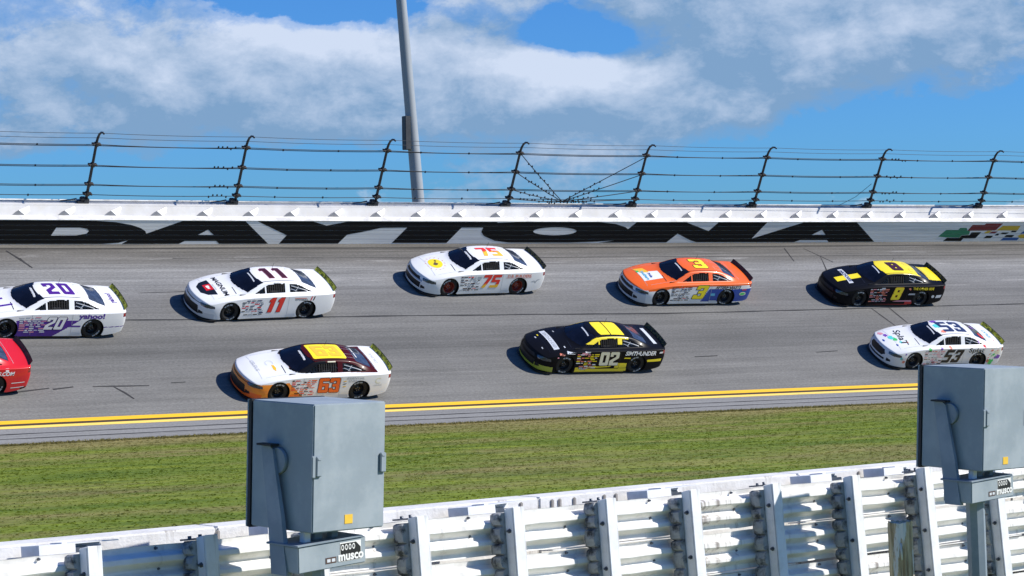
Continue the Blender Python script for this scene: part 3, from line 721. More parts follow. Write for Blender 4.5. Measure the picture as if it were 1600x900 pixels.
M_SPOIL = {'lime': mat("yellow_green_spoiler_print", (.78, .80, .16), .5, 0, .1, var=.5, vscale=9, dirt=(.08, .10, .03), dscale=14, damt=.85),
           'dark': mat("dark_spoiler_print", (.045, .042, .030), .5, 0, .1, var=.4, vscale=8, dirt=(.36, .32, .07), dscale=16, damt=.75),
           'brown': mat("brown_spoiler_print", (.13, .070, .050), .5, 0, .1, var=.4, vscale=8, dirt=(.03, .02, .02), dscale=10, damt=.7)}

def translucent(m_, amt):
    t = NG(m_.node_tree); b = m_.node_tree.nodes['Principled BSDF']; out = m_.node_tree.nodes['Material Output']
    tr = t.n('ShaderNodeBsdfTranslucent'); t.link(b.inputs['Base Color'].links[0].from_socket, tr.inputs[0]); mx = t.n('ShaderNodeMixShader'); mx.inputs[0].default_value = amt
    t.link(b.outputs[0], mx.inputs[1]); t.link(tr.outputs[0], mx.inputs[2]); t.link(mx.outputs[0], out.inputs[0])
translucent(M_SPOIL['lime'], .62); translucent(M_SPOIL['dark'], .4); translucent(M_SPOIL['brown'], .3)
def lathe(bm, prof, seg=32, axis_y=True):
    rings = [[bm.verts.new((r * math.cos(2 * math.pi * k / seg), y, r * math.sin(2 * math.pi * k / seg))) for k in range(seg)] for (r, y) in prof]
    for a, b in zip(rings[:-1], rings[1:]):
        for k in range(seg):
            f = bm.faces.new([a[k], a[(k + 1) % seg], b[(k + 1) % seg], b[k]]); f.smooth = True
    return rings
# wheel: origin at wheel centre, outer face towards +y
bm = bmesh.new(); lathe(bm, [(.21, -.14), (.30, -.15), (.335, -.135), (.350, -.10), (.352, 0), (.350, .10), (.338, .135), (.31, .150), (.26, .156), (.214, .150), (.205, .12)], 48); TYRE = tmpl(bm, "tyre", M_TYRE)
def rim_mesh(m_):
    bm = bmesh.new(); lathe(bm, [(.205, .13), (.212, .148), (.205, .150), (.196, .138), (.186, .08), (.165, .03), (.150, .018)], 40)
    seg = 40
    outer = [bm.verts.new((.150 * math.cos(2 * math.pi * k / seg), .018, .150 * math.sin(2 * math.pi * k / seg))) for k in range(seg)]
    inner = [bm.verts.new((.085 * math.cos(2 * math.pi * k / seg), .055, .085 * math.sin(2 * math.pi * k / seg))) for k in range(seg)]
    for k in range(seg):
        if k % 4 != 1: bm.faces.new([outer[k], outer[(k + 1) % seg], inner[(k + 1) % seg], inner[k]])
    lathe(bm, [(.085, .055), (.065, .075), (.05, .078), (.03, .095), (.001, .10)], 24)
    return tmpl(bm, "rim", m_)
RIMB, RIMR = rim_mesh(M_RIMB), rim_mesh(M_RIMR)
bm = bmesh.new()
for k in range(5):
    a = k * 2 * math.pi / 5; tube(bm, [(.062 * math.cos(a), .06, .062 * math.sin(a)), (.062 * math.cos(a), .095, .062 * math.sin(a))], .012, 6)
LUG = tmpl(bm, "lug_nuts", M_LUG)
bm = bmesh.new()
for (c_, wd) in ((250, 62),):
    n_ = 15
    for k in range(n_):
        if k % 2 and k in (3, 9): continue
        a = R(c_ - wd / 2 + wd * k / n_); b = R(c_ - wd / 2 + wd * (k + .8) / n_)
        bm.faces.new([bm.verts.new((r * math.cos(t), y, r * math.sin(t))) for (r, y, t) in ((.248, .1585, a), (.292, .1565, a), (.292, .1565, b), (.248, .1585, b))])
bmesh.ops.rotate(bm, verts=bm.verts, cent=(0, 0, 0), matrix=Matrix.Rotation(0, 3, 'Y'))
TLET = tmpl(bm, "tyre_lettering", VM_('lgrey'))

DIG = {'0': (.66, [[(0, .06), (.06, 0), (.60, 0), (.66, .06), (.66, .94), (.60, 1), (.06, 1), (0, .94)], [(.23, .22), (.43, .22), (.43, .78), (.23, .78)]]),
       '1': (.46, [[(.12, 0), (.40, 0), (.40, 1), (.14, 1), (0, .86), (0, .70), (.12, .74)]]),
       '2': (.66, [[(0, 0), (.66, 0), (.66, .21), (.28, .21), (.28, .30), (.66, .56), (.66, .94), (.60, 1), (.06, 1), (0, .94), (0, .66), (.22, .66), (.22, .80), (.43, .80), (.43, .64), (0, .36)]]),
       '3': (.66, [[(.06, 0), (.60, 0), (.66, .06), (.66, .45), (.61, .5), (.66, .55), (.66, .94), (.60, 1), (.06, 1), (0, .94), (0, .70), (.23, .70), (.23, .80), (.43, .80), (.43, .60), (.18, .60), (.18, .41), (.43, .41), (.43, .20), (.23, .20), (.23, .30), (0, .30), (0, .06)]]),
       '5': (.66, [[(.0, 0), (.60, 0), (.66, .06), (.66, .55), (.60, .62), (.23, .62), (.23, .79), (.66, .79), (.66, 1), (0, 1), (0, .42), (.43, .42), (.43, .20), (0, .20)]]),
       '6': (.66, [[(.06, 0), (.60, 0), (.66, .06), (.66, .57), (.60, .63), (.23, .63), (.23, .80), (.66, .80), (.66, .94), (.60, 1), (.06, 1), (0, .94), (0, .06)], [(.23, .19), (.43, .19), (.43, .44), (.23, .44)]]),
       '7': (.62, [[(.10, 0), (.36, 0), (.62, .70), (.62, 1), (0, 1), (0, .79), (.37, .79)]]),
       '8': (.66, [[(.06, 0), (.60, 0), (.66, .06), (.66, .44), (.60, .5), (.66, .56), (.66, .94), (.60, 1), (.06, 1), (0, .94), (0, .56), (.06, .5), (0, .44), (0, .06)], [(.23, .18), (.43, .18), (.43, .40), (.23, .40)], [(.23, .60), (.43, .60), (.43, .82), (.23, .82)]])}
def offset_loop(l, d):
    """grow (d>0) a counter-clockwise loop"""
    n = len(l); area = sum(l[i][0] * l[(i + 1) % n][1] - l[(i + 1) % n][0] * l[i][1] for i in range(n)); sg = 1 if area > 0 else -1; out = []
    for i in range(n):
        p, q, r = Vector(l[i - 1]), Vector(l[i]), Vector(l[(i + 1) % n]); a = (q - p).normalized(); b = (r - q).normalized()
        na, nb = Vector((a.y, -a.x)) * sg, Vector((b.y, -b.x)) * sg; m_ = (na + nb); k = m_.dot(na)
        out.append(tuple(q + m_ * (d / max(.35, k))))
    return out
def digits(s, h, wscale=1.0, gap=.07, grow=0.0):
    """list of glyphs (each = loops), centred on the origin"""
    tot = sum(DIG[c][0] for c in s) * wscale + gap * (len(s) - 1); x = -tot / 2; out = []
    for c in s:
        wd, loops = DIG[c]; gl = []
        for k, l in enumerate(loops):
            q = [((x + px_ * wscale) * h, (py_ - .5) * h) for (px_, py_) in l]
            if grow: q = offset_loop(q, grow if k == 0 else -grow)
            gl.append(q)
        out.append(gl); x += wd * wscale + gap
    return out
def text_bm(s, h, bold=.02, wscale=1.0):
    cu = bpy.data.curves.new("t", 'FONT'); cu.body = s; cu.size = 1.0; cu.align_x = 'CENTER'; cu.align_y = 'CENTER'; cu.offset = bold; cu.resolution_u = 3
    o = bpy.data.objects.new("t", cu); COL.objects.link(o); dg = bpy.context.evaluated_depsgraph_get()
    me = bpy.data.meshes.new_from_object(o.evaluated_get(dg)); bpy.data.objects.remove(o); bpy.data.curves.remove(cu)
    bm = bmesh.new(); bm.from_mesh(me); bpy.data.meshes.remove(me)
    for v in bm.verts: v.co.x *= h * 1.38 * wscale; v.co.y *= h * 1.38
    return bm
def project(bm, plane, cx, cy, shear=0.0, rot=0.0, lift=.004, step=.07):
    xs = [v.co.x for v in bm.verts]; ys = [v.co.y for v in bm.verts]
    if not xs: return
    x0, x1, y0, y1 = min(xs), max(xs), min(ys), max(ys)
    for (lo, hi, no) in ((x0, x1, (1, 0, 0)), (y0, y1, (0, 1, 0))):
        k = int((hi - lo) / step)
        for i in range(1, k + 1):
            t = lo + (hi - lo) * i / (k + 1)
            bmesh.ops.bisect_plane(bm, geom=list(bm.verts) + list(bm.edges) + list(bm.faces), plane_co=tuple(t * c for c in no), plane_no=no, dist=1e-6)
    bad = []; c_, s_ = math.cos(rot), math.sin(rot)
    for v in bm.verts:
        u, w_ = v.co.x + shear * v.co.y, v.co.y
        u, w_ = u * c_ - w_ * s_, u * s_ + w_ * c_
        if plane == 'side': o, d = Vector((cx - u, 2, cy + w_)), Vector((0, -1, 0))
        elif plane == 'roof': o, d = Vector((cx - u, cy - w_, 2)), Vector((0, 0, -1))
        elif plane == 'hood': o, d = Vector((cx - w_, cy + u, 2)), Vector((0, 0, -1))
        elif plane == 'deck': o, d = Vector((cx + w_, cy - u, 2)), Vector((0, 0, -1))
        elif plane == 'nose': o, d = Vector((4, cx + u, cy + w_)), Vector((-1, 0, 0))
        hit = BVH.ray_cast(o, d)
        if hit[0] is None or (plane == 'side' and hit[0].z < .72 and min(math.hypot(hit[0].x - 1.397, hit[0].z - .345), math.hypot(hit[0].x + 1.397, hit[0].z - .345)) < .375): bad.append(v); continue
        n_ = hit[1]; n_ = -n_ if n_.dot(d) > 0 else n_
        v.co = hit[0] + n_ * lift
    if bad: bmesh.ops.delete(bm, geom=bad, context='VERTS')
def decal_text(car, s, m_, plane, cx, cy, h, bold=.02, wscale=1, name="lettering", **kw):
    bm = text_bm(s, h, bold, wscale); project(bm, plane, cx, cy, **kw); return bm_obj(name, bm, m_, car)
def decal_poly(car, loops, m_, plane, cx=0, cy=0, name="graphic_panel", **kw):
    bm = poly2d_bm(loops, 99); project(bm, plane, cx, cy, **kw); return bm_obj(name, bm, m_, car)
def decal_num(car, s, m_, edge, plane, cx, cy, h, ws=1.0, gap=.09, shear=.18, eg=.022, name="race_number", m2=None, split=0.0):
    if edge:
        for gl in digits(s, h, ws, gap, eg): decal_poly(car, gl, edge, plane, cx, cy, "number_outline", shear=shear, lift=.004)
    for gl in digits(s, h, ws, gap):
        o = decal_poly(car, gl, m_, plane, cx, cy, name, shear=shear, lift=.0075)
        if m2:
            o.data.materials.append(m2)
            for p in o.data.polygons:
                c_ = p.center
                w_ = (c_.z - cy) if plane == 'side' else (cy - c_.y)
                if w_ < split: p.material_index = 1
def blob(cx, cy, r, k, seed):
    rd = random.Random(seed); return [(cx + r * (1 + rd.uniform(-.4, .4)) * math.cos(2 * math.pi * i / k), cy + r * .8 * (1 + rd.uniform(-.4, .4)) * math.sin(2 * math.pi * i / k)) for i in range(k)]
def stickers(car, cols, seed, n=20):
    rd = random.Random(seed); bm = bmesh.new(); mats = [VM_(c) for c in cols]; allb = bmesh.new()
    me_all = []
    z = .76
    V, F, MI = [], [], []
    for row in range(9):
        x = 1.00
        while x > .30:
            wd = rd.uniform(.07, .19); hh = rd.uniform(.022, .042)
            if math.hypot(x - wd / 2 - 1.397, z - .345) > .46 and rd.random() < .88:
                b = bmesh.new(); vs = [b.verts.new(p) for p in ((-wd / 2, -hh / 2, 0), (wd / 2, -hh / 2, 0), (wd / 2, hh / 2, 0), (-wd / 2, hh / 2, 0))]; b.faces.new(vs)
                project(b, 'side', x - wd / 2, z, lift=.006, shear=.1); base = len(V); b.verts.index_update()
                V += [tuple(v.co) for v in b.verts]; mi = rd.randrange(len(cols))
                for f in b.faces: F.append([base + v.index for v in f.verts]); MI.append(mi)
                b.free()
            x -= wd + rd.uniform(.02, .05)
        z -= .062
    me = bpy.data.meshes.new("sponsor_stickers"); me.from_pydata(V, [], F)
    b = bmesh.new(); b.from_mesh(me); bmesh.ops.recalc_face_normals(b, faces=b.faces); b.to_mesh(me); b.free()
    link_mesh("sponsor_stickers", me, mats, car, False, MI)
M_VGLASS = bpy.data.materials.new("clear_window_plastic"); M_VGLASS.use_nodes = True
b_ = M_VGLASS.node_tree.nodes['Principled BSDF']; b_.inputs['Base Color'].default_value = (.03, .034, .04, 1); b_.inputs['Roughness'].default_value = .08; b_.inputs['Alpha'].default_value = .22
LINER = (~(WS | NETW | VENT | QUAR)) & (Z > .93) & (X > -1.95) & (X < 1.0)
M_CAGE = mat("grey_cage_tube", (.62, .62, .64), .4, .0, 0, var=.1)
bm = bmesh.new()
for sg in (1, -1):
    tube(bm, [(.72, sg * .62, .55), (.60, sg * .60, .95), (.14, sg * .46, 1.17), (-.66, sg * .46, 1.18), (-.70, sg * .60, .92), (-.70, sg * .64, .55)], .024, 6)
    tube(bm, [(-.70, sg * .50, 1.18), (-1.15, sg * .50, .98), (-1.75, sg * .48, .72)], .022, 6)
    tube(bm, [(-.72, sg * .58, .95), (-1.60, sg * .56, .93)], .02, 6)
tube(bm, [(-.68, -.5, 1.2), (-.68, .5, 1.2)], .024, 6); tube(bm, [(-.68, -.58, .95), (-.68, .58, .95)], .024, 6); tube(bm, [(-.68, .5, 1.2), (-.68, -.5, .8)], .022, 6)
tube(bm, [(-1.15, .52, 1.08), (-1.15, -.52, .70)], .02, 6)
CAGE_M = tmpl(bm, "roll_cage", M_CAGE)
bm = bmesh.new(); box(bm, (-.62, .12, .5), (-.50, .58, 1.08), .04); box(bm, (-.52, .10, .78), (-.18, .16, 1.02), .02); box(bm, (-.52, .54, .72), (-.14, .60, .92), .02)
SEAT_M = tmpl(bm, "racing_seat", mat("dark_seat_cloth", (.05, .05, .06), .8, var=.2))
def make_car(s, v, yaw, label, regions, spoiler='lime', rim=None, seam=None, nose='c', seed=1, stick=('black', 'red', 'grey', 'navy'), trim='lgrey', grille=True, mirror=None):
    ds, vv, nn, p = TM(s, v, 0)
    Xc, Yc = -ds, vv
    Xr = Xc * math.cos(yaw) + Yc * math.sin(yaw); Yr = Yc * math.cos(yaw) - Xc * math.sin(yaw)
    car = empty("stock_car", Matrix(((Xr.x, Yr.x, nn.x, p.x), (Xr.y, Yr.y, nn.y, p.y), (Xr.z, Yr.z, nn.z, p.z), (0, 0, 0, 1))), label, "race car", "stock cars racing on the banked track")
    cols = []; idx = np.zeros(len(BF), dtype=np.int32)
    for cname, mk in regions:
        if cname not in cols: cols.append(cname)
        idx[mk if mk is not None else slice(None)] = cols.index(cname)
    lo_, hi_ = {'c': (GRL, GRU), 'f': (GRF_L, GRF_U), 't': (GRT_L, GRT_U)}[nose]; BODYM = ~(WIN | lo_ | hi_)
    body = submesh(BODYM, "body", [PM_(c) for c in cols], car, 0, idx[BODYM])
    submesh(WS, "windscreen", M_GLASS, car, -.010); submesh(RW_, "rear_window", M_RGLASS, car, -.010)
    for sg in (1, -1):
        k = (Y * sg) > 0
        submesh(VENT & k, "vent_window", M_VGLASS, car, -.012); submesh(QUAR & k, "quarter_window", M_VGLASS, car, -.012)
        submesh(HEAD & k, "headlight", M_LAMP, car, .001); submesh(TAIL & k, "taillight", M_TAILL, car, .001); submesh(DUCT & k, "brake_duct", M_GRILLE, car, -.012)
    submesh(lo_, "lower_grille", M_GRILLE, car, -.015); submesh(hi_, "upper_grille", M_GRILLE, car, -.012)
    submesh(LINER, "cabin_lining", M_VOID, car, -.03)
    bm = bmesh.new(); box(bm, (-1.9, -.74, .50), (1.05, .74, .52)); box(bm, (-1.9, -.76, .50), (1.05, -.74, .90)); box(bm, (-1.9, .74, .50), (1.05, .76, .90)); box(bm, (-1.85, -.7, .5), (-1.82, .7, .93)); box(bm, (.95, -.7, .5), (.98, .7, .86)); bm_obj("cabin_tub", bm, M_VOID, car)
    inst(CAGE_M, "roll_cage", car, Matrix()); inst(SEAT_M, "racing_seat", car, Matrix())
    # window net on the driver's side
    bm = bmesh.new()
    def onside(x, z):
        h = BVH.ray_cast(Vector((x, 2, z)), Vector((0, -1, 0))); return h[0] + Vector((0, -.012, 0))
    for q in range(6):
        z = .965 + q * .040; a = [onside(x, z) for x in np.linspace(.07, -.58, 6)]
        for A, B in zip(a[:-1], a[1:]): bm.faces.new([bm.verts.new(A + Vector((0, 0, -.009))), bm.verts.new(B + Vector((0, 0, -.009))), bm.verts.new(B + Vector((0, .0, .009))), bm.verts.new(A + Vector((0, 0, .009)))])
    for q in range(8):
        x = .02 - q * .08; a = [onside(x, z) + Vector((0, .003, 0)) for z in np.linspace(.95, 1.165, 4)]
        for A, B in zip(a[:-1], a[1:]): bm.faces.new([bm.verts.new(A + Vector((-.009, 0, 0))), bm.verts.new(A + Vector((.009, 0, 0))), bm.verts.new(B + Vector((.009, 0, 0))), bm.verts.new(B + Vector((-.009, 0, 0)))])
    bm_obj("window_net", bm, M_NET, car)
    # spoiler with end plates, leaning back
    bm = bmesh.new(); N = 12
    top, bot = [], []
    for i in range(N + 1):
        y = -.77 + 1.54 * i / N; bx = -2.435 - .055 * (1 - (y / .77) ** 2)
        bot.append([bm.verts.new((bx + dx, y, .925)) for dx in (.006, -.006)]); top.append([bm.verts.new((bx - .075 + dx, y, 1.065)) for dx in (.006, -.006)])
    for i in range(N):
        for q in (0, 1): bm.faces.new([bot[i][q], bot[i + 1][q], top[i + 1][q], top[i][q]])
        bm.faces.new([top[i][0], top[i + 1][0], top[i + 1][1], top[i][1]])
    for i in (0, N): bm.faces.new([bot[i][0], top[i][0], top[i][1], bot[i][1]])
    sp_ = bm_obj("spoiler", bm, M_SPOIL[spoiler], car)
    bm = bmesh.new()
    for y in (-.55, -.28, 0, .28, .55):
        bx = -2.435 - .055 * (1 - (y / .77) ** 2); vs = [bm.verts.new(q) for q in ((bx - .02, y, .93), (bx - .085, y, 1.045), (bx - .09, y, .93))]; bm.faces.new(vs)
    tube(bm, [(-2.515 - .055 * (1 - (y / .77) ** 2), y, 1.068) for y in np.linspace(-.77, .77, 13)], .008, 5)
    bm_obj("spoiler_brace", bm, M_PLAST, sp_)
    # front splitter and skirts
    bm = bmesh.new(); out = []
    for y in np.linspace(-.99, .99, 25):
        f = abs(y) / .99; x = 2.50 - .13 * f ** 2 - .36 * f ** 7; out.append((x, y))
    up = [bm.verts.new((x, y, .085)) for x, y in out]; dn = [bm.verts.new((x - .01, y, .055)) for x, y in out]
    bu = [bm.verts.new((1.85, y, .085)) for x, y in out]; bd = [bm.verts.new((1.85, y, .055)) for x, y in out]
    for i in range(24):
        for a, b in ((up, dn), (bu, up), (dn, bd)): bm.faces.new([a[i], a[i + 1], b[i + 1], b[i]])
    bm_obj("splitter", bm, M_PLAST, car)
    bm = bmesh.new()
    box(bm, (-1.02, -.94, .05), (1.02, .94, .16)); box(bm, (1.0, -.62, .10), (1.95, .62, .62)); box(bm, (-2.38, -.62, .16), (-1.0, .62, .62)); box(bm, (-2.38, -.86, .22), (-1.80, .86, .5)); box(bm, (1.80, -.78, .07), (2.18, .78, .42))
    bm_obj("underbody", bm, M_PLAST, car)
    for ax in arch_x:
        for sg in (1, -1):
            bm = bmesh.new(); n_ = 24
            ring = [(ax + .385 * math.cos(math.pi * 2 * k / n_), AZ_ + .385 * math.sin(math.pi * 2 * k / n_)) for k in range(n_)]
            a = [bm.verts.new((x, sg * .955 if z > .12 else sg * .93, max(z, .1))) for x, z in ring]; b = [bm.verts.new((x, sg * .60, max(z, .1))) for x, z in ring]
            for k in range(n_): bm.faces.new([a[k], a[(k + 1) % n_], b[(k + 1) % n_], b[k]])
            bm_obj("wheel_well", bm, M_PLAST, car)
    for ax in arch_x:
        for sg in (1, -1):
            wE = bpy.data.objects.new("wheel", None); COL.objects.link(wE); wE.parent = car; wE.empty_display_size = .1
            Mx = Matrix.Translation((ax, sg * .765, .352)) @ Matrix.Rotation(random.uniform(-.6, .6), 4, 'Y')
            if sg < 0: Mx = Mx @ Matrix.Rotation(math.pi, 4, 'Z')
            wE.matrix_local = Mx
            for me, nm in ((TYRE, "tyre"), (RIMR if rim == 'red' else RIMB, "rim"), (LUG, "lug_nuts"), (TLET, "tyre_lettering"), (TLET, "tyre_lettering_b")):
                inst(me, nm.replace('_b', ''), wE, Matrix.Rotation(math.pi, 4, 'Y') if nm.endswith('_b') else Matrix())
    # cowl strip, roof antenna, roof rails, seams
    bm = bmesh.new(); tube(bm, [(-.55, -.35, 1.27), (-.58, -.35, 1.47)], .006, 5); bm_obj("antenna", bm, M_PLAST, car)
    for sg in (-1, 1):
        bm = poly2d_bm([[(-.62, -.008), (.62, -.008), (.62, .008), (-.62, .008)]], 99); project(bm, 'roof', -.40, sg * .515, lift=.012); bm_obj("roof_rail", bm, M_PLAST, car)
    seam = VM_('black' if regions[0][0] == 'black' else 'grey')
    for (x_, z0, z1) in ((.60, .16, .84), (-.70, .16, .86)):
        decal_poly(car, [[(-.005, z0), (.005, z0), (.005, z1), (-.005, z1)]], seam, 'side', x_, 0, "panel_seam", lift=.003)
    decal_poly(car, [[(-.7, -.005), (.7, -.005), (.7, .005), (-.7, .005)]], seam, 'hood', 1.93, 0, "panel_seam", lift=.003)
    decal_poly(car, [[(-.42, -.012), (-.02, -.012), (-.02, .012), (-.42, .012)]], VM_('black'), 'hood', 1.13, .66, "cowl_vent", lift=.004)
    stickers(car, stick, seed)
    for (a_, b_, wd_) in (((-.84, 1.12), (-1.44, .975), .016), ((-.98, .965), (-1.12, 1.09), .014), ((-.83, 1.04), (-1.05, .965), .011)):
        dx_, dz_ = b_[0] - a_[0], b_[1] - a_[1]; q_ = math.hypot(dx_, dz_); nx_, nz_ = -dz_ / q_ * wd_ / 2, dx_ / q_ * wd_ / 2
        decal_poly(car, [[(-(a_[0] + nx_), a_[1] + nz_), (-(b_[0] + nx_), b_[1] + nz_), (-(b_[0] - nx_), b_[1] - nz_), (-(a_[0] - nx_), a_[1] - nz_)]], VM_('grey'), 'side', 0, 0, "window_brace", lift=-.006)
    for yy in (-.26, .26):
        decal_poly(car, [[(-.16, -.10), (.16, -.10), (.16, .10), (-.16, .10)], [(-.152, -.092), (.152, -.092), (.152, .092), (-.152, .092)]], seam, 'roof', -1.16, yy, "roof_flap_seam", lift=.003)
    for sg in (-1, 1): decal_poly(car, [[(-.44, -.004), (.60, -.004), (.60, .004), (-.44, .004)]], seam, 'roof', 1.36, sg * .70, "panel_seam", lift=.003)
    decal_poly(car, [[(-.7, -.005), (.7, -.005), (.7, .005), (-.7, .005)]], seam, 'hood', -1.97, 0, "panel_seam", lift=.003)
    # fuel door / lower skirt dirt line
    decal_poly(car, [[(-.16, -.05), (.16, -.05), (.16, .05), (-.16, .05)]], VM_(trim), 'side', -.85, .19, "skirt_sticker", lift=.004)
    decal_poly(car, [[(-.18, -.022), (.38, -.022), (.38, .022), (-.18, .022)]], VM_('lgrey' if trim != 'none' else 'black'), 'hood', .43, 0, "windscreen_banner", lift=-.003)
    return car
up_ = fn[:, 2]
ROOF = (up_ > .55) & (Z > 1.10) & (X < .42) & (X > -1.42)
GREEN = Z > .915
HOOD = (up_ > .5) & (X > .75) & (Z > .62)
DECK = (up_ > .5) & (X < -1.8)
FRONT = X > 1.95
def slant(a, b, k):   # x < a + k*(z-b)
    return X < a + k * (Z - b)
G1 = dict(label=None)

# --- white and purple 20
c = make_car(-20.358, 5.458, -.0345, "white and purple stock car number 20, cut off by the left edge",
    [('white', None), ('purple', (AY > .8) & (Z < .66) & (X < 1.10) & (X > -.12 - (Z - .10) * 1.5)),
     ('purple', (AY > .8) & (Z < .44) & (Z > .415) & (X < -1.7)), ('lgrey', FRONT & (Z < .45))], seed=20, nose='t', stick=('white', 'pink', 'lgrey'), trim='lgrey')
decal_poly(c, [[(-.36, -.06), (.0, -.06), (.14, .20), (.0, .24), (-.36, .24)]], VM_('purple'), 'side', -.43, .52, lift=.0035)
decal_num(c, "20", VM_('white'), VM_('black'), 'side', -.16, .56, .42, 1.0, .10, .34, .014)
decal_num(c, "20", VM_('dpurple'), None, 'roof', -.42, 0, .72, .78, .16, -.12)
decal_text(c, "yahoo!", VM_('purple'), 'side', -1.34, .795, .165, .035, 1.35, shear=.05)
decal_text(c, "yahoo!", VM_('purple'), 'deck', -2.20, .02, .17, .03)
decal_poly(c, [[(-.4, -.04), (.45, -.10), (.45, .0), (-.4, .06)]], VM_('purple'), 'hood', 1.75, -.1, rot=R(90)); decal_poly(c, [[(-.5, -.04), (.45, -.08), (.45, .0), (-.5, .06)]], VM_('purple'), 'hood', 1.55, .35, rot=R(94))
decal_poly(c, [[(-.08, .0), (.62, -.0), (.66, .05), (-.12, .05)]], VM_('purple'), 'side', -.72, .435, lift=.0035)
decal_text(c, "TOYOTA", VM_('white'), 'hood', .44, .12, .07, .03, 1.2, "windscreen_banner", lift=-.001)

# --- white 11
c = make_car(-12.378, 4.572, .0348, "white stock car number 11 with a dark hexagon emblem on its bonnet", [('white', None), ('lgrey', FRONT & (Z < .30))], seed=11, nose='t')
decal_num(c, "11", VM_('red2'), VM_('maroon'), 'side', -.24, .585, .52, 1.0, .16, .26, .012)
decal_num(c, "11", VM_('maroon'), VM_('pink'), 'roof', -.42, 0, .70, 1.05, .20, -.10, .014)
decal_poly(c, [[(-.50, .18), (-.42, -.12), (-.20, -.30), (.20, -.30), (.42, -.12), (.50, .18)]], VM_('black'), 'hood', 1.90, 0)
decal_poly(c, [[(-.19, -.13), (.19, -.13), (.19, .13), (-.19, .13)], [(-.15, -.09), (.15, -.09), (.15, .09), (-.15, .09)]], VM_('red'), 'hood', 1.87, .0, lift=.008)
decal_poly(c, [[(-.15, -.09), (.15, -.09), (.15, .09), (-.15, .09)]], VM_('red'), 'hood', 1.87, 0, lift=.0075)
decal_poly(c, [[(-.10, -.05), (-.02, -.06), (.10, -.03), (.11, .05), (.04, .03), (-.03, .06), (-.11, .04)]], VM_('white'), 'hood', 1.87, 0, lift=.010)
decal_text(c, "MAGNUM", VM_('black'), 'hood', 1.46, .02, .165, .035, 1.25); decal_text(c, "PAINTING", VM_('grey'), 'hood', 1.67, .05, .05, .01, 1.2)
decal_poly(c, [[(-.22, -.012), (.22, -.012), (.22, .012), (-.22, .012)]], VM_('coral'), 'side', -1.14, .80); decal_text(c, "VITTORIA'S", VM_('black'), 'side', -1.16, .74, .06, .015, 1.1, shear=.2)
for q in (0, .10): decal_poly(c, [[(-.03, -.07), (.01, -.07), (.06, .07), (.02, .07)]], VM_('maroon' if q else 'red'), 'side', -1.52 - q, .79, name="slash_mark")
decal_text(c, "MENARDS", VM_('grey'), 'side', -.30, 1.215, .03, .01, 1.2)

# --- white 75
c = make_car(-3.252, 3.098, .0169, "white stock car number 75 with a yellow disc bonnet emblem and dark red wheels", [('white', None), ('nose_shade', FR & (Z > .42) & (Z < .50) & (AY < .6))], 'dark', 'red', 75, stick=('red2', 'black', 'maroon', 'grey'))  # blue-grey nose band is shade painted into the body colour
c.children  # spoiler is the dull olive one
decal_num(c, "75", VM_('red2'), None, 'side', -.24, .59, .50, 1.05, .10, .26, m2=VM_('dyellow'), split=-.10)
decal_num(c, "75", VM_('red2'), None, 'roof', -.46, 0, .62, 1.0, .10, -.10, m2=VM_('dyellow'), split=0)
decal_poly(c, [[(.33 * math.cos(a), .25 * math.sin(a)) for a in np.linspace(0, 6.283, 24, endpoint=False)]], VM_('yellow'), 'hood', 1.62, 0)
decal_poly(c, [blob(.02, 0, .10, 11, 3)], VM_('brown'), 'hood', 1.62, .04, lift=.008); decal_poly(c, [blob(0, 0, .06, 9, 8)], VM_('maroon'), 'hood', 1.56, -.14, lift=.008)
for k in range(14):
    a = k * 2 * math.pi / 14; decal_poly(c, [[(-.035, -.012), (.035, -.012), (.035, .012), (-.035, .012)]], VM_('pink' if k % 2 else 'coral'), 'hood', 1.62 + .33 * math.sin(a), .44 * math.cos(a), "ring_mark", rot=a + 1.57)
decal_text(c, "D.B. BUILDERS", VM_('coral'), 'side', -1.38, .775, .10, .022, 1.12); decal_poly(c, [[(-.55, -.006), (.5, -.006), (.5, .006), (-.55, .006)]], VM_('coral'), 'side', -1.38, .705)
decal_poly(c, [[(-.20, -.02), (-.06, .03), (.0, .0), (.06, .05), (.22, .07), (.08, .0), (.02, -.09), (-.03, -.03)]], VM_('grey'), 'side', -2.08, .56)
decal_text(c, "TOYOTA", VM_('white'), 'hood', .44, .12, .07, .03, 1.2, "windscreen_banner", lift=-.001)

# --- orange 3
c = make_car(5.185, 4.121, -.0146, "orange stock car number 3 with white lower sides and a blue tail", [
    ('orange', None), ('white', (AY > .70) & (Z < .835 - .0 * X) & (Z < np.interp(X, [-2.5, -.6, .3, 1.0, 2.1], [.87, .80, .77, .72, .56])) & (up_ < .8)), ('white', FRONT & (Z < .62) & (up_ < .6)),
    ('blue', (AY > .70) & (X < -.30 - (Z - .15) * .55) & (Z < .70) & (Z > .19)), ('nose_shade', FR & (Z > .42) & (Z < .50)), ('lgrey', FR & (Z < .45))], 'brown', None, 3, stick=('red2', 'black', 'maroon', 'navy'))  # blue-grey band across the nose stands in for its shade
decal_num(c, "3", VM_('yellow'), VM_('black'), 'side', -.25, .58, .54, 1.35, .1, .38, .02)
decal_num(c, "3", VM_('yellow'), VM_('black'), 'roof', -.45, 0, .70, 1.30, .1, 0, .025)
decal_poly(c, [[(-.30, -.34), (.36, -.34), (.36, .42), (-.16, .42)]], VM_('white'), 'hood', 1.58, .06); decal_poly(c, [[(-.36, -.16), (.0, -.05), (.10, .30), (-.30, .22)]], VM_('dyellow'), 'hood', 1.80, -.18, lift=.007)
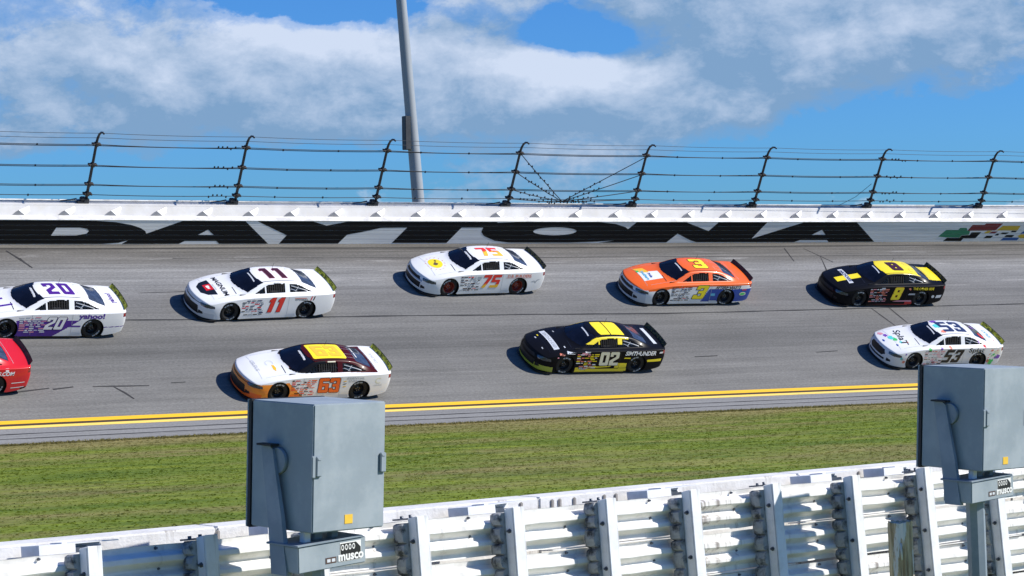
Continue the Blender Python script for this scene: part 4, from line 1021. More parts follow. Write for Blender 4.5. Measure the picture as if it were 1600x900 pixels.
decal_text(c, "Southern", VM_('sky'), 'hood', 1.74, .06, .13, .035, 1.0, lift=.010); decal_text(c, "Pride", VM_('blue'), 'hood', 1.56, .12, .11, .035, 1.0, lift=.010); decal_poly(c, [blob(0, 0, .07, 9, 4)], VM_('green'), 'hood', 1.88, -.28, lift=.012)
decal_text(c, "AFTERMARKETS", VM_('black'), 'side', -1.42, .765, .115, .03, .95, shear=.35)
decal_poly(c, [[(.15 * math.cos(a), .075 * math.sin(a)) for a in np.linspace(0, 6.283, 16, endpoint=False)]], VM_('cream'), 'side', -2.10, .50); decal_poly(c, [[(.115 * math.cos(a), .045 * math.sin(a)) for a in np.linspace(0, 6.283, 16, endpoint=False)]], VM_('green'), 'side', -2.10, .50, lift=.007)
decal_poly(c, [[(-.10, -.02), (.10, -.02), (.10, .02), (-.10, .02)]], VM_('red'), 'side', -2.15, .66); decal_poly(c, [[(-.09, -.05), (.09, -.05), (.09, .05), (-.09, .05)]], VM_('sky'), 'side', -.80, .48)

# --- black and yellow 8
c = make_car(14.014, 4.484, -.0254, "black stock car number 8 with a plain yellow roof and yellow rear deck", [('black', None), ('yellow', ROOF & (AY < .56)), ('yellow', DECK & (AY < .55) & (X > -2.44))], 'dark', None, 8, stick=('white', 'pink', 'grey', 'coral'), trim='red')
decal_num(c, "8", VM_('yellow'), VM_('dyellow'), 'side', -.26, .58, .50, 1.15, .1, .26, .018); decal_num(c, "8", VM_('maroon'), VM_('black'), 'roof', -.45, 0, .62, 1.15, .1, -.1, .03)
decal_poly(c, [[(-.16, -.50), (.16, -.50), (.16, .52), (-.16, .52)]], VM_('yellow'), 'hood', 1.62, .10)
decal_poly(c, [[(-.60, -.09), (.52, -.09), (.52, .09), (-.60, .09)]], VM_('lgrey'), 'hood', 1.62, .0, lift=.008, rot=R(-4)); decal_text(c, "MOOSE", VM_('navy'), 'hood', 1.62, -.03, .12, .04, 1.6, lift=.011)
decal_text(c, "THE OTHER SIDE", VM_('yellow'), 'side', -1.42, .785, .10, .03, .92); decal_poly(c, [blob(0, 0, .055, 9, 4)], VM_('coral'), 'side', -.80, .775)
decal_poly(c, [[(-.14, -.06), (.12, -.06), (.16, .06), (-.10, .06)]], VM_('lgrey'), 'side', -2.20, .45); decal_poly(c, [[(.07 * math.cos(a), .06 * math.sin(a)) for a in np.linspace(0, 6.283, 12, endpoint=False)]], VM_('lgrey'), 'side', -1.93, .46)
decal_poly(c, [[(-.5, -.02), (.5, -.02), (.42, .05), (-.3, .03)]], VM_('pink'), 'side', -.60, .26); decal_poly(c, [[(-.25, -.03), (.2, -.03), (.26, .04), (-.2, .03)]], VM_('grey'), 'side', -1.0, .56); decal_poly(c, [[(-.9, -.01), (.9, -.01), (.9, .015), (-.9, .015)]], VM_('red'), 'side', 0, .12)
decal_poly(c, [[(-.08, -.045), (.08, -.045), (.08, .045), (-.08, .045)]], VM_('lgrey'), 'side', .42, .78)

# --- white, orange and maroon 63
c = make_car(-12.781, 9.807, -.011, "white stock car number 63 with a dark red roof and orange front corners", [
    ('white', None), ('maroon', GREEN & (X < .95) & (X > -2.0) & (Z > .93)), ('orange2', (X > .55 + (Z - .2) * 1.1) & (Z < np.interp(X, [.5, 1.0, 1.9, 2.3], [.5, .70, .62, .52])) & (up_ < .75)), ('orange2', (X > 2.02) & (Z < .60) & (up_ < .75)), ('orange', (X > 1.95) & (Z < .30) & (up_ < .7)), ('black', (Z > .93) & (X > -.2) & (X < .98) & (AY > .45) & (up_ < .93))], 'lime', None, 63, nose='t', stick=('white', 'red2', 'maroon', 'orange'))
decal_num(c, "63", VM_('orange'), VM_('black'), 'side', -.30, .575, .50, 1.05, .06, .0, .018)
decal_poly(c, [[(-.54, -.44), (.54, -.44), (.58, -.40), (.58, .40), (.54, .44), (-.54, .44), (-.58, .40), (-.58, -.40)]], VM_('yellow'), 'roof', -.42, 0, name="number_panel")
decal_num(c, "63", VM_('dyellow'), VM_('brown'), 'roof', -.42, 0, .62, 1.0, .10, -.08, .008)
decal_text(c, "ESSENTIAL", VM_('grey'), 'side', -1.20, .80, .075, .012, 1.25); decal_text(c, "ENERGY", VM_('grey'), 'side', -1.20, .70, .075, .012, 1.25)
decal_text(c, "CELSIUS", VM_('grey'), 'side', -2.02, .53, .05, .012, 1.2); decal_text(c, "C", VM_('cream'), 'side', -2.0, .68, .2, .01, 1.1)
decal_text(c, "CELSIUS", VM_('grey'), 'hood', 1.92, -.02, .12, .008, 1.1); decal_poly(c, [[(-.14, -.04), (.10, -.06), (.22, .0), (.06, .05), (-.10, .03)]], VM_('dyellow'), 'hood', 1.38, .26); decal_poly(c, [[(.16 * math.cos(a), .13 * math.sin(a)) for a in np.linspace(.9, 5.4, 14)] + [(.13 * math.cos(a), .10 * math.sin(a)) for a in np.linspace(5.4, .9, 14)]], VM_('lgrey'), 'hood', 1.45, .0)
for q in (0, .09, .18): decal_poly(c, [[(-.07, -.015), (.03, -.02), (.08, .02), (-.02, .01)]], VM_('brown' if q == .09 else 'dyellow'), 'side', -.83, .70 - q, name="leaf_mark")
decal_text(c, "TOYOTA", VM_('white'), 'hood', .44, .12, .07, .03, 1.2, "windscreen_banner", lift=-.001); decal_text(c, "CELSIUS", VM_('grey'), 'deck', -2.20, .0, .10, .008, 1.3)
for yy in (-.22, .1): decal_poly(c, [[(-.16, -.02), (.12, -.02), (.12, .02), (-.16, .02)]], VM_('white'), 'deck', -1.40 - .03, yy, "rear_window_strip", lift=.003)
decal_poly(c, [[(-.14, -.014), (.14, -.014), (.14, .014), (-.14, .014)]], VM_('cream'), 'side', -.40, 1.215)

# --- black and yellow 02
YL_ = (AY > .52) & (Z > 1.02) & (up_ < .93) & (AY > np.interp(X, [-1.3, .2, .8], [.53, .545, .69])) & (X < .8) & (X > -1.05)
c = make_car(-1.369, 8.769, -.034, "black stock car number 02 with yellow roof edge and pale door number", [
    ('black', None), ('yellow', YL_), ('yellow', (AY > .8) & (Z < .22) & (X < 1.0) & (X > -.95)), ('yellow', (AY > .8) & (Z < .44) & (Z > .25) & (X < -.52) & (X > -.98)), ('lime', (X > 1.85) & (Z < .30) & (up_ < .7))], 'dark', None, 2, stick=('pink', 'white', 'coral', 'yellow'), trim='yellow')
decal_num(c, "02", VM_('cream'), VM_('black'), 'side', -.27, .60, .50, 1.05, .08, .0, .014)
decal_poly(c, [[(-.40, -.44), (-.04, -.44), (-.04, .44), (-.44, .44), (-.48, .2), (-.46, -.3)]], VM_('yellow'), 'roof', -.42, 0, name="race_number"); decal_poly(c, [[(.0, -.44), (.52, -.44), (.50, .38), (.44, .44), (.0, .44)]], VM_('yellow'), 'roof', -.42, 0, name="race_number")
decal_poly(c, [[(-.66, -.10), (.62, -.10), (.62, .10), (-.66, .10)]], VM_('lgrey'), 'hood', 1.66, 0); decal_text(c, "SIMTHUNDER", VM_('grey'), 'hood', 1.66, 0, .11, .03, 1.15, lift=.008)
decal_text(c, "SIMTHUNDER", VM_('white'), 'side', -1.48, .785, .15, .035, .95, shear=.2)
decal_poly(c, [[(-.30, -.045), (.33, -.045), (.33, .055), (-.24, .04)]], VM_('yellow'), 'side', -2.02, .52); decal_poly(c, [[(-.55, -.07), (.55, -.07), (.55, .07), (-.55, .07)]], VM_('lgrey'), 'deck', -2.20, 0)
decal_poly(c, [[(-.12, -.02), (.12, -.01), (.12, .012), (-.1, .02)]], VM_('pink'), 'side', 1.62, .64); decal_poly(c, [[(-.5, -.03), (.45, .02), (.5, .06), (-.45, .03)]], VM_('yellow'), 'side', .1, .27)
decal_poly(c, [[(-.11, -.03), (.11, -.03), (.11, .03), (-.11, .03)]], VM_('pink'), 'side', .72, .80)
for (x_, z_, w_, h_, k_) in ((1.22, .80, .16, .022, 'lgrey'), (1.55, .74, .10, .02, 'coral'), (.62, .84, .12, .018, 'white'), (-1.0, .62, .16, .02, 'yellow'), (-2.30, .80, .08, .03, 'lgrey')): decal_poly(c, [[(-w_, -h_), (w_ * .8, -h_), (w_, h_), (-w_ * .8, h_)]], VM_(k_), 'side', x_, z_)
for (x_, y_, k_) in ((2.05, -.30, 'lgrey'), (1.92, -.42, 'yellow'), (1.35, .56, 'lgrey'), (2.10, .40, 'grey'), (1.30, -.5, 'grey')): decal_poly(c, [[(-.05, -.02), (.05, -.02), (.05, .02), (-.05, .02)]], VM_(k_), 'hood', x_, y_)
decal_poly(c, [[(-.30, -.05), (-.10, -.05), (.34, .09), (.14, .09)]], VM_('grey'), 'side', .55, .24)

# --- white splattered 53
c = make_car(13.456, 9.267, -.0354, "white stock car number 53 splashed with green, red and purple paint", [('white', None)], 'lime', None, 53, nose='f', stick=('coral', 'maroon', 'grey', 'pink'))
decal_num(c, "53", VM_('black'), None, 'side', -.24, .56, .52, 1.0, .12, .40); decal_num(c, "53", VM_('navy'), None, 'roof', -.48, 0, .72, .95, .14, -.14)
decal_text(c, "Splat", VM_('black'), 'side', -1.24, .79, .17, .014, 1.5, shear=.15); decal_text(c, "SplaT", VM_('black'), 'hood', 1.58, .0, .26, .015, 1.35, rot=R(-8)); decal_text(c, "SPLAT", VM_('sky'), 'deck', -2.20, .0, .12, .02, 1.3)
for (col, pl, x_, y_, r_, sd_) in (('teal', 'hood', 1.95, -.05, .15, 1), ('green', 'hood', 1.86, .10, .11, 2), ('violet', 'hood', 2.05, -.28, .10, 3), ('pink', 'hood', 2.12, -.5, .12, 4), ('teal', 'hood', 1.74, .33, .07, 14), ('blue', 'hood', 1.95, .45, .05, 15),
        ('violet', 'roof', .06, -.40, .14, 5), ('teal', 'roof', .10, -.05, .15, 6), ('coral', 'roof', .02, .34, .12, 7), ('red', 'side', -1.60, .945, .07, 8), ('violet', 'side', -1.42, 1.02, .05, 9), ('green', 'side', -1.98, .33, .13, 10),
        ('violet', 'side', -2.26, .50, .12, 11), ('red', 'side', -1.84, .36, .08, 12), ('cream', 'side', -2.2, .72, .13, 16), ('green', 'side', .80, .82, .07, 13), ('coral', 'side', -.1, .87, .06, 18), ('teal', 'side', 1.95, .45, .06, 31), ('coral', 'side', 1.85, .33, .07, 32), ('pink', 'side', .55, .30, .08, 33), ('green', 'side', -2.05, .62, .06, 34), ('coral', 'side', -1.95, .78, .05, 35), ('violet', 'side', .30, .84, .05, 36), ('violet', 'deck', -1.62, -.25, .12, 19), ('red', 'deck', -1.72, .30, .15, 20)):
    decal_poly(c, [blob(0, 0, r_, 15, sd_)], VM_(col), pl, x_, y_, "paint_splash", lift=.0035)
for k in range(26):
    rd = random.Random(100 + k); decal_poly(c, [blob(0, 0, rd.uniform(.012, .035), 7, k)], VM_(rd.choice(['teal', 'coral', 'violet', 'green', 'pink', 'sky'])), rd.choice(['side', 'hood', 'side']), rd.uniform(1.0, 2.0) if k % 2 else rd.uniform(-2.3, -1.7), rd.uniform(.3, .8) * (1 if k % 2 == 0 else .8), "paint_splash", lift=.005)
decal_poly(c, [[(.08 * math.cos(a), .038 * math.sin(a)) for a in np.linspace(0, 6.283, 14, endpoint=False)]], VM_('blue'), 'hood', 2.27, 0, "oval_badge")

# --- red car leaving the picture
c = make_car(-24.76, 8.74, -.02, "bright red stock car at the left edge, only its tail showing", [('red', None), ('maroon', (X < -2.2) & (Z < .28))], 'brown', None, 99, stick=('white', 'black'))
decal_text(c, "RACERS.COM", VM_('white'), 'side', -1.45, .745, .12, .035, 1.0, shear=.2); decal_poly(c, [[(-.05, -.05), (.05, -.05), (.05, .05), (-.05, .05)]], VM_('white'), 'side', -1.72, .86)
for q in (0, .16): decal_poly(c, [[(-.22, -.012), (.20, .0), (.20, .022), (-.22, .012)]], VM_('white'), 'side', -2.12, .44 - q, "stripe_mark")

# ================================================================== foreground guard rail
RT = Vector((CAM_FW.y, -CAM_FW.x, 0)).normalized(); FH = Vector((CAM_FW.x, CAM_FW.y, 0)).normalized()
def CP(lat, dep, z): 
    p = Vector((CAM_POS.x, CAM_POS.y, 0)) + RT * lat + FH * dep; p.z = z; return p
GA = R(40.9); DB = RT * math.cos(GA) + FH * math.sin(GA); NB = RT * math.sin(GA) - FH * math.cos(GA)   # along the rail (right, away) and its face normal
RZ = 2.18
def gframe(t, d, z, lean=0.0):
    """x = along the rail, y = away from the viewer, z = up (leaned back)"""
    o = CP(.299, 18.0, RZ) + DB * t; y = -NB; zz = (Vector((0, 0, 1)) * math.cos(lean) + y * math.sin(lean)); yy = (y * math.cos(lean) - Vector((0, 0, 1)) * math.sin(lean))
    p = o - yy * d + zz * z
    return Matrix(((DB.x, yy.x, zz.x, p.x), (DB.y, yy.y, zz.y, p.y), (DB.z, yy.z, zz.z, p.z), (0, 0, 0, 1)))
LEAN = R(5.5)
M_RAIL = mat("white_painted_rail", (.82, .81, .78), .42, 0, .05, var=.10, vscale=1.6, dirt=(.50, .47, .43), dscale=3.2, damt=.40, bump=.15, bscale=9)
M_RPOST = mat("white_painted_post", (.76, .775, .80), .5, 0, .0, var=.06, vscale=2, dirt=(.45, .42, .38), dscale=5, damt=.30, bump=.15, bscale=14)
M_SPACE = mat("dirty_spacer_block", (.44, .45, .45), .8, 0, 0, var=.35, vscale=9, dirt=(.03, .03, .03), dscale=9, damt=.95, bump=.8, bscale=30)
M_BOLT = mat("bolt_steel", (.12, .13, .15), .4, .7, var=.3, vscale=20)
M_FCONC = mat("streaked_white_concrete", (.74, .735, .72), .75, 0, 0, var=.10, vscale=1.3, dirt=(.40, .37, .33), dscale=1.7, damt=.45, bump=.5, bscale=22)
def streaked(m_):
    t = NG(m_.node_tree); b = m_.node_tree.nodes['Principled BSDF']; src = b.inputs['Base Color'].links[0].from_socket
    tc = t.n('ShaderNodeTexCoord'); f = t.noise(t.mapping(tc.outputs['Object'], (7, 7, .5)), 1, 5, .7); f2 = t.noise(t.mapping(tc.outputs['Object'], (.5, .5, .1)), 1, 2, .5)
    k = t.m('MULTIPLY', t.ramp(f, [(.56, 0), (.68, .8)]), t.ramp(f2, [(.45, 0), (.62, 1)]))
    t.link(t.mix(k, src, (.16, .13, .11, 1)), b.inputs['Base Color'])
streaked(M_FCONC); streaked(M_RAIL); streaked(M_RPOST)
T0, T1 = -9.0, 12.0
fc = empty("infield_concrete_wall", gframe(0, -.34, 0), "low white concrete wall with brown streaks behind the near guard rail", "concrete wall")
bm = bmesh.new(); t = T0
while t < T1:
    box(bm, (t, 0, -2.3), (t + 3.04, .26, .115), .012); t += 3.05
    break_ = True
o = bm_obj("wall_section", bm, M_FCONC, fc)
# separate the wall sections into parts
bpy.data.objects.remove(o)
bm = bmesh.new(); box(bm, (0, 0, -2.3), (3.04, .26, .050), .012); WSM = tmpl(bm, "wall_section", M_FCONC); t = T0
while t < T1: inst(WSM, "wall_section", fc, Matrix.Translation((t, 0, 0))); t += 3.05
rail = empty("guard_rail", gframe(0, 0, 0, LEAN), "white corrugated steel guard rail on bolted posts across the bottom of the photo", "guard rail")
PROF = [(0, .014), (-.004, .010), (-.040, 0), (-.045, .004), (-.070, .072), (-.078, .080), (-.110, .082), (-.118, .076), (-.150, .024), (-.158, .018), (-.170, .018), (-.178, .024), (-.204, .070), (-.212, .076), (-.236, .077), (-.244, .070), (-.272, .006), (-.280, 0), (-.318, .004)]
def rail_mesh(L, seed):
    rd = random.Random(seed); bm = bmesh.new(); N = int(L / .16); rows = []
    dz = [rd.uniform(-.003, .003) for _ in range(N + 1)]; dd = [rd.uniform(-.004, .004) for _ in range(N + 1)]
    for side in (0, 1):
        for i in range(N + 1):
            rows.append([bm.verts.new((L * i / N, -(d + dd[i] * (1 if .02 < -z < .3 else .4)) + side * .005, z + dz[i])) for (z, d) in PROF])
    for side in (0, 1):
        for i in range(N):
            a, b = rows[side * (N + 1) + i], rows[side * (N + 1) + i + 1]
            for k in range(len(PROF) - 1): bm.faces.new([a[k], b[k], b[k + 1], a[k + 1]])
    for i in range(N):
        for k in (0, -1):
            a, b = rows[i], rows[i + 1]; c, d = rows[N + 1 + i], rows[N + 2 + i]; bm.faces.new([a[k], b[k], d[k], c[k]])
    return bm
RMs = [tmpl(rail_mesh(3.90, s), "rail_beam", M_RAIL) for s in (1, 2, 3)]
PT = [-6.0, -5.05, -4.12, -3.22, -2.31, -1.397, -.474, .484, 1.415, 2.38, 3.385, 4.36, 5.36, 6.36, 7.35, 8.3, 9.2]
PT = [t - .19 for t in PT]
for k in range(6):
    t = T0 + (.9 if k % 2 else 0) - .95 * (k % 3)
    j = 0
    while t < T1:
        inst(RMs[(j + k) % 3], "rail_beam", rail, Matrix.Translation((t, -.004 * (j % 2), -.341 * k)) @ Matrix.Rotation(random.uniform(-.0012, .0012), 4, 'Y')); t += 3.81; j += 1
# shelf lips under each beam (light steel angle that closes the gap)
bm = bmesh.new(); box(bm, (0, -.035, -.008), (1.6, .12, 0)); SHM = tmpl(bm, "gap_shelf", M_RAIL)
for k in range(5):
    for q in range(7):
        t = T0 + 3 * q + 1.3 * (k % 2) + random.uniform(-.3, .3); inst(SHM, "gap_shelf", rail, Matrix.Translation((t, 0, -.341 * k - .326)))
def post_bm():
    bm = bmesh.new(); w = .054; H = 2.35
    # front flange, web side plate and rear flange ; y negative = towards the viewer
    def prism(x0, x1, y0, y1):
        vs = box(bm, (x0, y0, -H), (x1, y1, .03), .004)
    prism(-w, w, -.290, -.280); prism(-w, w, -.192, -.182); prism(-w, -w + .008, -.2805, -.1915)
    for v in bm.verts:
        if v.co.z > 0: v.co.z += (v.co.y + .29) * -.12 + .01
    return bm
PMs = tmpl(post_bm(), "rail_post", M_RPOST)
def spacer_bm(seed):
    rd = random.Random(seed); bm = bmesh.new(); z = .0; rings = []; NSEG = 12
    H = [0]; prof = []
    while z > -1.9:
        hh = rd.uniform(.085, .15); bulge = rd.uniform(.0, .022)
        prof += [(z, .0), (z - .012, .014 + bulge), (z - hh * .5, .020 + bulge), (z - hh + .014, .012 + bulge), (z - hh, -.006)]
        z -= hh + rd.uniform(0, .012)
    for (zz, b) in prof:
        j = rd.uniform(-.004, .004); x0, x1, y0, y1 = -.060 - b + j, .045 + b * .4, -.182, -.072
        rings.append([bm.verts.new(p) for p in ((x0, y0, zz), (x0 - .012, (y0 + y1) / 2, zz), (x0, y1, zz), (x1, y1, zz), (x1, y0, zz))])
    for a, b in zip(rings[:-1], rings[1:]):
        for k in range(5): bm.faces.new([a[k], a[(k + 1) % 5], b[(k + 1) % 5], b[k]])
    bm.faces.new(rings[0])
    return bm
SPs = [tmpl(spacer_bm(s), "spacer_block", M_SPACE) for s in (1, 2, 3, 4)]
bm = bmesh.new(); tube(bm, [(-.082, 0, 0), (-.054, 0, 0)], .009, 8); tube(bm, [(-.065, 0, 0), (-.0545, 0, 0)], .018, 6); BO = tmpl(bm, "post_bolt", M_BOLT)
bm = bmesh.new(); tube(bm, [(0, -.016, 0), (0, .004, 0)], [.007, .012], 10); RB = tmpl(bm, "rail_bolt", M_BOLT)
bm = bmesh.new(); box(bm, (-.10, .0, .0), (.08, .09, .012)); tube(bm, [(-.06, .03, .0), (-.06, .03, .03)], .014, 6); tube(bm, [(.03, .04, .0), (.03, .04, .035)], .014, 6); TPm = tmpl(bm, "top_plate", M_BOLT)
for i, t in enumerate(PT):
    rz = Matrix.Rotation(random.uniform(-.012, .012), 4, 'Y')
    inst(PMs, "rail_post", rail, Matrix.Translation((t + .046, 0, random.uniform(-.01, .012))) @ rz)
    inst(SPs[i % 4], "spacer_block", rail, Matrix.Translation((t + .03, 0, random.uniform(-.02, .01))) @ rz)
    for k in range(6): inst(BO, "post_bolt", rail, Matrix.Translation((t + .045, -.235, -.155 - .352 * k + random.uniform(-.015, .015))))
    for k in range(6):
        for q in (0, 1): 
            if (i + k) % 3 != 1 or q: inst(RB, "rail_bolt", rail, Matrix.Translation((t - .22 + random.uniform(-.01, .01), -.018, -.341 * k - (.159 if q else .02) )))
    if i % 2: inst(TPm, "top_plate", rail, Matrix.Translation((t + .03, -.17, .012)))
# link boxes on top between rail and concrete
bm = bmesh.new()
def openbox(bm, x0, x1, y0, y1, z0, z1, th=.006):
    box(bm, (x0, y0, z0), (x0 + th, y1, z1)); box(bm, (x0 + th, y0, z1 - th), (x1, y1, z1)); box(bm, (x0 + th, y1 - th, z0), (x1, y1, z1 - th))
    box(bm, (x0 + th, y0, z0), (x0 + (x1 - x0) * .45, y0 + th, z1 - th))
openbox(bm, -.20, .40, .03, .27, -.03, .065); box(bm, (-.02, .05, .066), (.02, .2, .074)); TB = tmpl(bm, "link_box", M_RPOST)
bm = bmesh.new(); box(bm, (.0, .06, .0), (.16, .22, .10), .01); box(bm, (.16, .10, .02), (.30, .2, .07), .008); TB2 = tmpl(bm, "link_bracket", M_BOLT)
for i, t in enumerate(PT):
    if i in (2, 4, 6, 8, 10, 11, 13, 15):
        inst(TB, "link_box", rail, Matrix.Translation((t + .02, 0, 0)) @ Matrix.Rotation(random.uniform(-.03, .03), 4, 'Y'))
        inst(TB2, "link_bracket", rail, Matrix.Translation((t + .10, .02, -.02)) @ Matrix.Scale(.62, 4))
# slots cast in the concrete wall
bm = bmesh.new(); box(bm, (-.016, -.012, -.06), (.016, .0, .045), .008); SL = tmpl(bm, "wall_slot", mat("dark_cast_slot", (.30, .28, .26), .8))
for t in (-2.9, -.30, -.05, .28, .36, .52, .85, .98, 4.0, 5.0): inst(SL, "wall_slot", fc, Matrix.Translation((t, -.001, -.02)))

# weathered timber post
wp = empty("timber_post", Matrix.Translation(CP(3.25, 19.25, 0)), "weathered timber post with peeling white paint in front of the guard rail", "wooden post")
M_WOOD = bpy.data.materials.new("peeling_painted_wood"); M_WOOD.use_nodes = True
t = NG(M_WOOD.node_tree); b = M_WOOD.node_tree.nodes['Principled BSDF']; tc = t.n('ShaderNodeTexCoord')
grain = t.noise(t.mapping(tc.outputs['Object'], (26, 26, 1.6)), 1, 6, .7); wc = t.mix(t.ramp(grain, [(.35, 0), (.62, 1)]), (.24, .16, .075, 1), (.76, .63, .40, 1))
pp = t.noise(t.mapping(tc.outputs['Object'], (9, 9, 1.3), (3, 1, 0)), 1, 8, .7); wc = t.mix(t.ramp(pp, [(.52, 0), (.55, 1)]), wc, (.74, .73, .68, 1))
wc = t.mix(t.ramp(t.noise(t.mapping(tc.outputs['Object'], (40, 40, 1.2)), 1, 4, .6), [(.60, 0), (.66, .9)]), wc, (.03, .022, .015, 1))
t.link(wc, b.inputs['Base Color']); b.inputs['Roughness'].default_value = .85
bn = t.n('ShaderNodeBump'); bn.inputs['Strength'].default_value = .9; bn.inputs['Distance'].default_value = .02; t.link(grain, bn.inputs['Height']); t.link(bn.outputs[0], b.inputs['Normal'])
bm = bmesh.new(); n_ = 28; rings = []; rd = random.Random(3); rj = [rd.uniform(.90, 1.08) for _ in range(n_)]
for z in np.linspace(0, 1.90, 14):
    rings.append([bm.verts.new((.098 * rj[k] * (1 + .03 * math.sin(z * 3 + k)) * math.cos(2 * math.pi * k / n_) - .035 * z, .098 * rj[k] * math.sin(2 * math.pi * k / n_), z + (rd.uniform(-.015, .012) if z > 1.85 else 0))) for k in range(n_)])
for a, c_ in zip(rings[:-1], rings[1:]):
    for k in range(n_): bm.faces.new([a[k], a[(k + 1) % n_], c_[(k + 1) % n_], c_[k]])
ctr = bm.verts.new((-.035 * 1.9, 0, 1.885))
for k in range(n_): bm.faces.new([rings[-1][k], rings[-1][(k + 1) % n_], ctr])
bm_obj("post_shaft", bm, M_WOOD, wp)
bm = bmesh.new(); rd = random.Random(9)
for k in range(9):
    a = rd.uniform(2.6, 5.4); z = rd.uniform(.9, 1.8); tube(bm, [(.10 * math.cos(a) - .035 * z, .10 * math.sin(a), z), (.104 * math.cos(a + .1) - .035 * z, .104 * math.sin(a + .1), z - rd.uniform(.05, .2))], .009, 4)
bm_obj("paint_flakes", bm, mat("peeling_paint", (.66, .64, .58), .8), wp)["kind"] = "stuff"

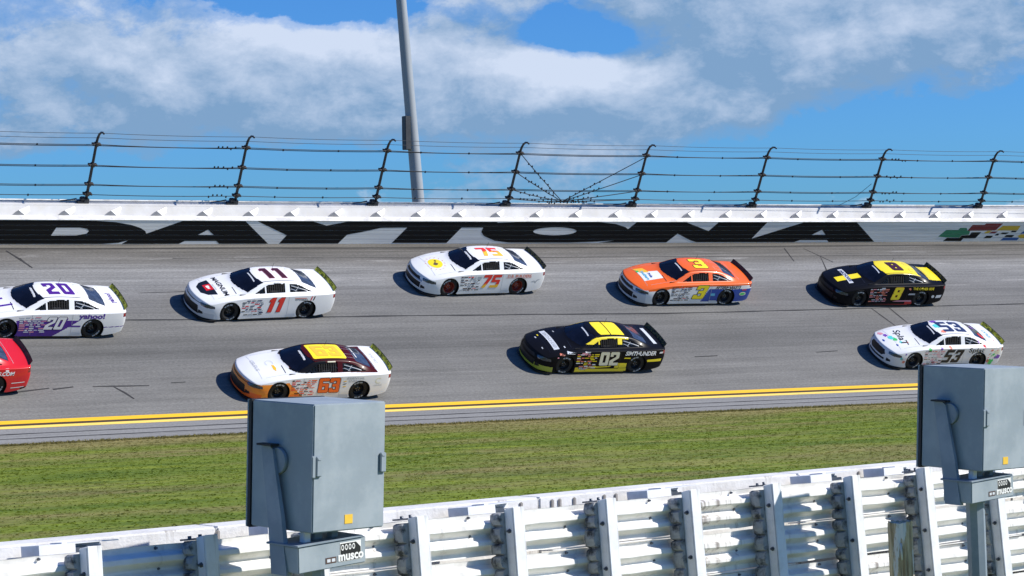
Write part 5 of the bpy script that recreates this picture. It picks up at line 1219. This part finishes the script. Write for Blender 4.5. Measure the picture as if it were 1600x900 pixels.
# ================================================================== mirror light fixtures
M_BOX = mat("pale_blue_grey_enamel", (.265, .315, .35), .58, .0, .0, var=.10, vscale=3.0, dirt=(.42, .46, .48), dscale=3.4, damt=.32, bump=.12, bscale=8)
M_BOXD = mat("blue_grey_strut_enamel", (.20, .25, .30), .5, .0, .0, var=.10, vscale=3, dirt=(.38, .42, .46), dscale=4, damt=.3)
M_GASK = mat("black_rubber_gasket", (.012, .013, .016), .6); M_LBL = mat("yellow_sticker", (.80, .50, .05), .5, var=.1, vscale=20); M_LBW = mat("white_sticker", (.80, .80, .78), .4, var=.05); M_LBB = mat("black_sticker_print", (.012, .012, .013), .5)
M_LBR = mat("brown_sticker", (.10, .06, .05), .5, var=.3, vscale=30)
def fixture(lat, dep, ang, zb, label, bx=(.645, .64, .84), pole_lean=(.0, 0)):
    a = R(ang); ex = RT * math.cos(a) + FH * math.sin(a); ey = -RT * math.sin(a) + FH * math.cos(a); p = CP(lat, dep, zb)
    root = empty("mirror_floodlight", Matrix(((ex.x, ey.x, 0, p.x), (ex.y, ey.y, 0, p.y), (0, 0, 1, p.z), (0, 0, 0, 1))), label, "light fixture", "steel mirror light boxes by the guard rail")
    w, d, h = bx
    root.matrix_world = root.matrix_world @ Matrix.Rotation(R(2.2), 4, 'X') @ Matrix.Rotation(R(.6), 4, 'Y')
    bm = bmesh.new(); box(bm, (0, 0, 0), (w, d - .03, h), .008)
    o = bm_obj("housing", bm, M_BOX, root)
    bm = bmesh.new(); box(bm, (-.006, d - .029, -.012), (w + .006, d + .0, h + .004), .003); bm_obj("rim_gasket", bm, M_GASK, o)
    bm = bmesh.new(); box(bm, (-.004, d + .001, -.01), (w + .004, d + .02, h), .003); bm_obj("mirror_door", bm, M_BOXD, root)
    for xx in (.015, w - .055):       # latches wrapping the front edges
        bm = bmesh.new(); box(bm, (xx, -.020, h * .44), (xx + .050, -.001, h * .595), .005); box(bm, (xx + .008, -.024, h * .565), (xx + .036, -.0165, h * .58), .003)
        if xx < .1: box(bm, (xx - .034, -.012, h * .43), (xx - .001, .012, h * .60), .005)
        bm_obj("latch", bm, M_BOX, root)
    bm = bmesh.new(); box(bm, (w * .44, -.003, .045), (w * .55, -.0005, .105)); bm_obj("yellow_label", bm, M_LBL, root)
    # side pivot and strut
    bm = bmesh.new(); tube(bm, [(-.03, .33, h * .54), (-.001, .33, h * .54)], [.085, .09], 28); bm_obj("pivot_disc", bm, M_BOXD, root)
    bm = bmesh.new()
    prof = [(h * .655, .375, .455), (h * .63, .345, .455), (.1, .235, .37), (-.285, .16, .31)]
    vs = []
    for (z, y0, y1) in prof: vs.append([bm.verts.new(q) for q in ((-.030, y0, z), (-.034 - .015 - .035 * max(0, (.6 - z)) * .8, y0, z), (-.034 - .015 - .035 * max(0, (.6 - z)) * .8, y1, z), (-.030, y1, z))])
    for A, B in zip(vs[:-1], vs[1:]):
        for k in range(4): bm.faces.new([A[k], A[(k + 1) % 4], B[(k + 1) % 4], B[k]])
    bm.faces.new(vs[0]); bm.faces.new(vs[-1][::-1])
    o = bm_obj("yoke_strut", bm, M_BOXD, root)
    bm = bmesh.new(); box(bm, (-.085, .32, h * .655), (-.012, .47, h * .672), .003); bm_obj("strut_cap", bm, M_GASK, o)
    # ballast enclosure
    B = empty("ballast_box", None); B.parent = root
    bm = bmesh.new(); box(bm, (-.07, .06, -.262), (.53, .34, -.088), .006, Matrix.Rotation(R(-3.0), 4, 'Y')); bm_obj("enclosure", bm, M_BOX, B)
    bm = bmesh.new(); box(bm, (-.085, .050, -.088), (.50, .36, -.074), .003, Matrix.Rotation(R(-3.0), 4, 'Y')); bm_obj("lid_edge", bm, M_BOXD, B)
    for (x0, x1, y0) in ((.04, .10, .12), (.30, .36, .14), (.16, .24, .16)):
        bm = bmesh.new(); box(bm, (x0, y0, -.085), (x1, y0 + .05, .0), .006); bm_obj("mounting_bracket", bm, M_BOXD if x0 > .1 else M_RPOST, root)
    RM = Matrix.Rotation(R(-3.0), 4, 'Y')
    def pr(name, m_, loops, lift):
        bm = poly2d_bm(loops, 99)
        for v in bm.verts: v.co = RM @ Vector((v.co.x, .06 - lift, v.co.y))
        return bm_obj(name, bm, m_, B)
    pr("logo_plate", M_LBW, [[(.295, -.232), (.485, -.232), (.485, -.104), (.295, -.104)]], .002)
    # logo: black field with round lamps, bold white word below
    pr("logo_print", M_LBB, [[(.299, -.172), (.481, -.172), (.481, -.150), (.440, -.112), (.430, -.112), (.299, -.112)]], .003)
    for q in range(4): pr("logo_disc", M_LBW, [[(.318 + .033 * q + .0125 * math.cos(u), -.138 + .020 * math.sin(u)) for u in np.linspace(0, 6.283, 12, endpoint=False)], [(.318 + .033 * q + .007 * math.cos(u), -.138 + .012 * math.sin(u)) for u in np.linspace(0, 6.283, 12, endpoint=False)]], .004)
    pr("logo_print", M_LBB, [[(.299, -.229), (.481, -.229), (.481, -.172), (.299, -.172)]], .003)
    bm = text_bm("musco", .060, .035, 1.05)
    for v in bm.verts: v.co = RM @ Vector((v.co.x + .390, .06 - .0045, v.co.y - .198))
    bm_obj("logo_word", bm, M_LBW, B)
    pr("rating_label", M_LBR, [[(.165, -.228), (.262, -.228), (.262, -.188), (.165, -.188)]], .002)
    for q in (0, 1): pr("rating_mark", VM_('lgrey'), [[(.178 + .042 * q, -.219), (.208 + .042 * q, -.219), (.208 + .042 * q, -.198), (.178 + .042 * q, -.198)]], .003)
    # pole
    bm = bmesh.new(); lx, ly = pole_lean; base = -zb
    tube(bm, [(.19, .20, -.262), (.19 + lx * (-base - .262), .20 + ly, base)], .078, 8)
    for f in bm.faces: f.smooth = False
    bm_obj("pole", bm, M_BOXD, root)
    return root
DX = .10
fixture(-1.325, 15.0, 47, CAM_POS.z - 1.468, "pale grey steel mirror light box left of centre, sunlit latched face to the right", pole_lean=(DX, 0))
fixture((1530 - 800) / 3608.4 * 18.8, 18.8, 44, CAM_POS.z - 1.43, "grey steel mirror light box at the right edge, standing on a leaning pole", pole_lean=(DX, 0))
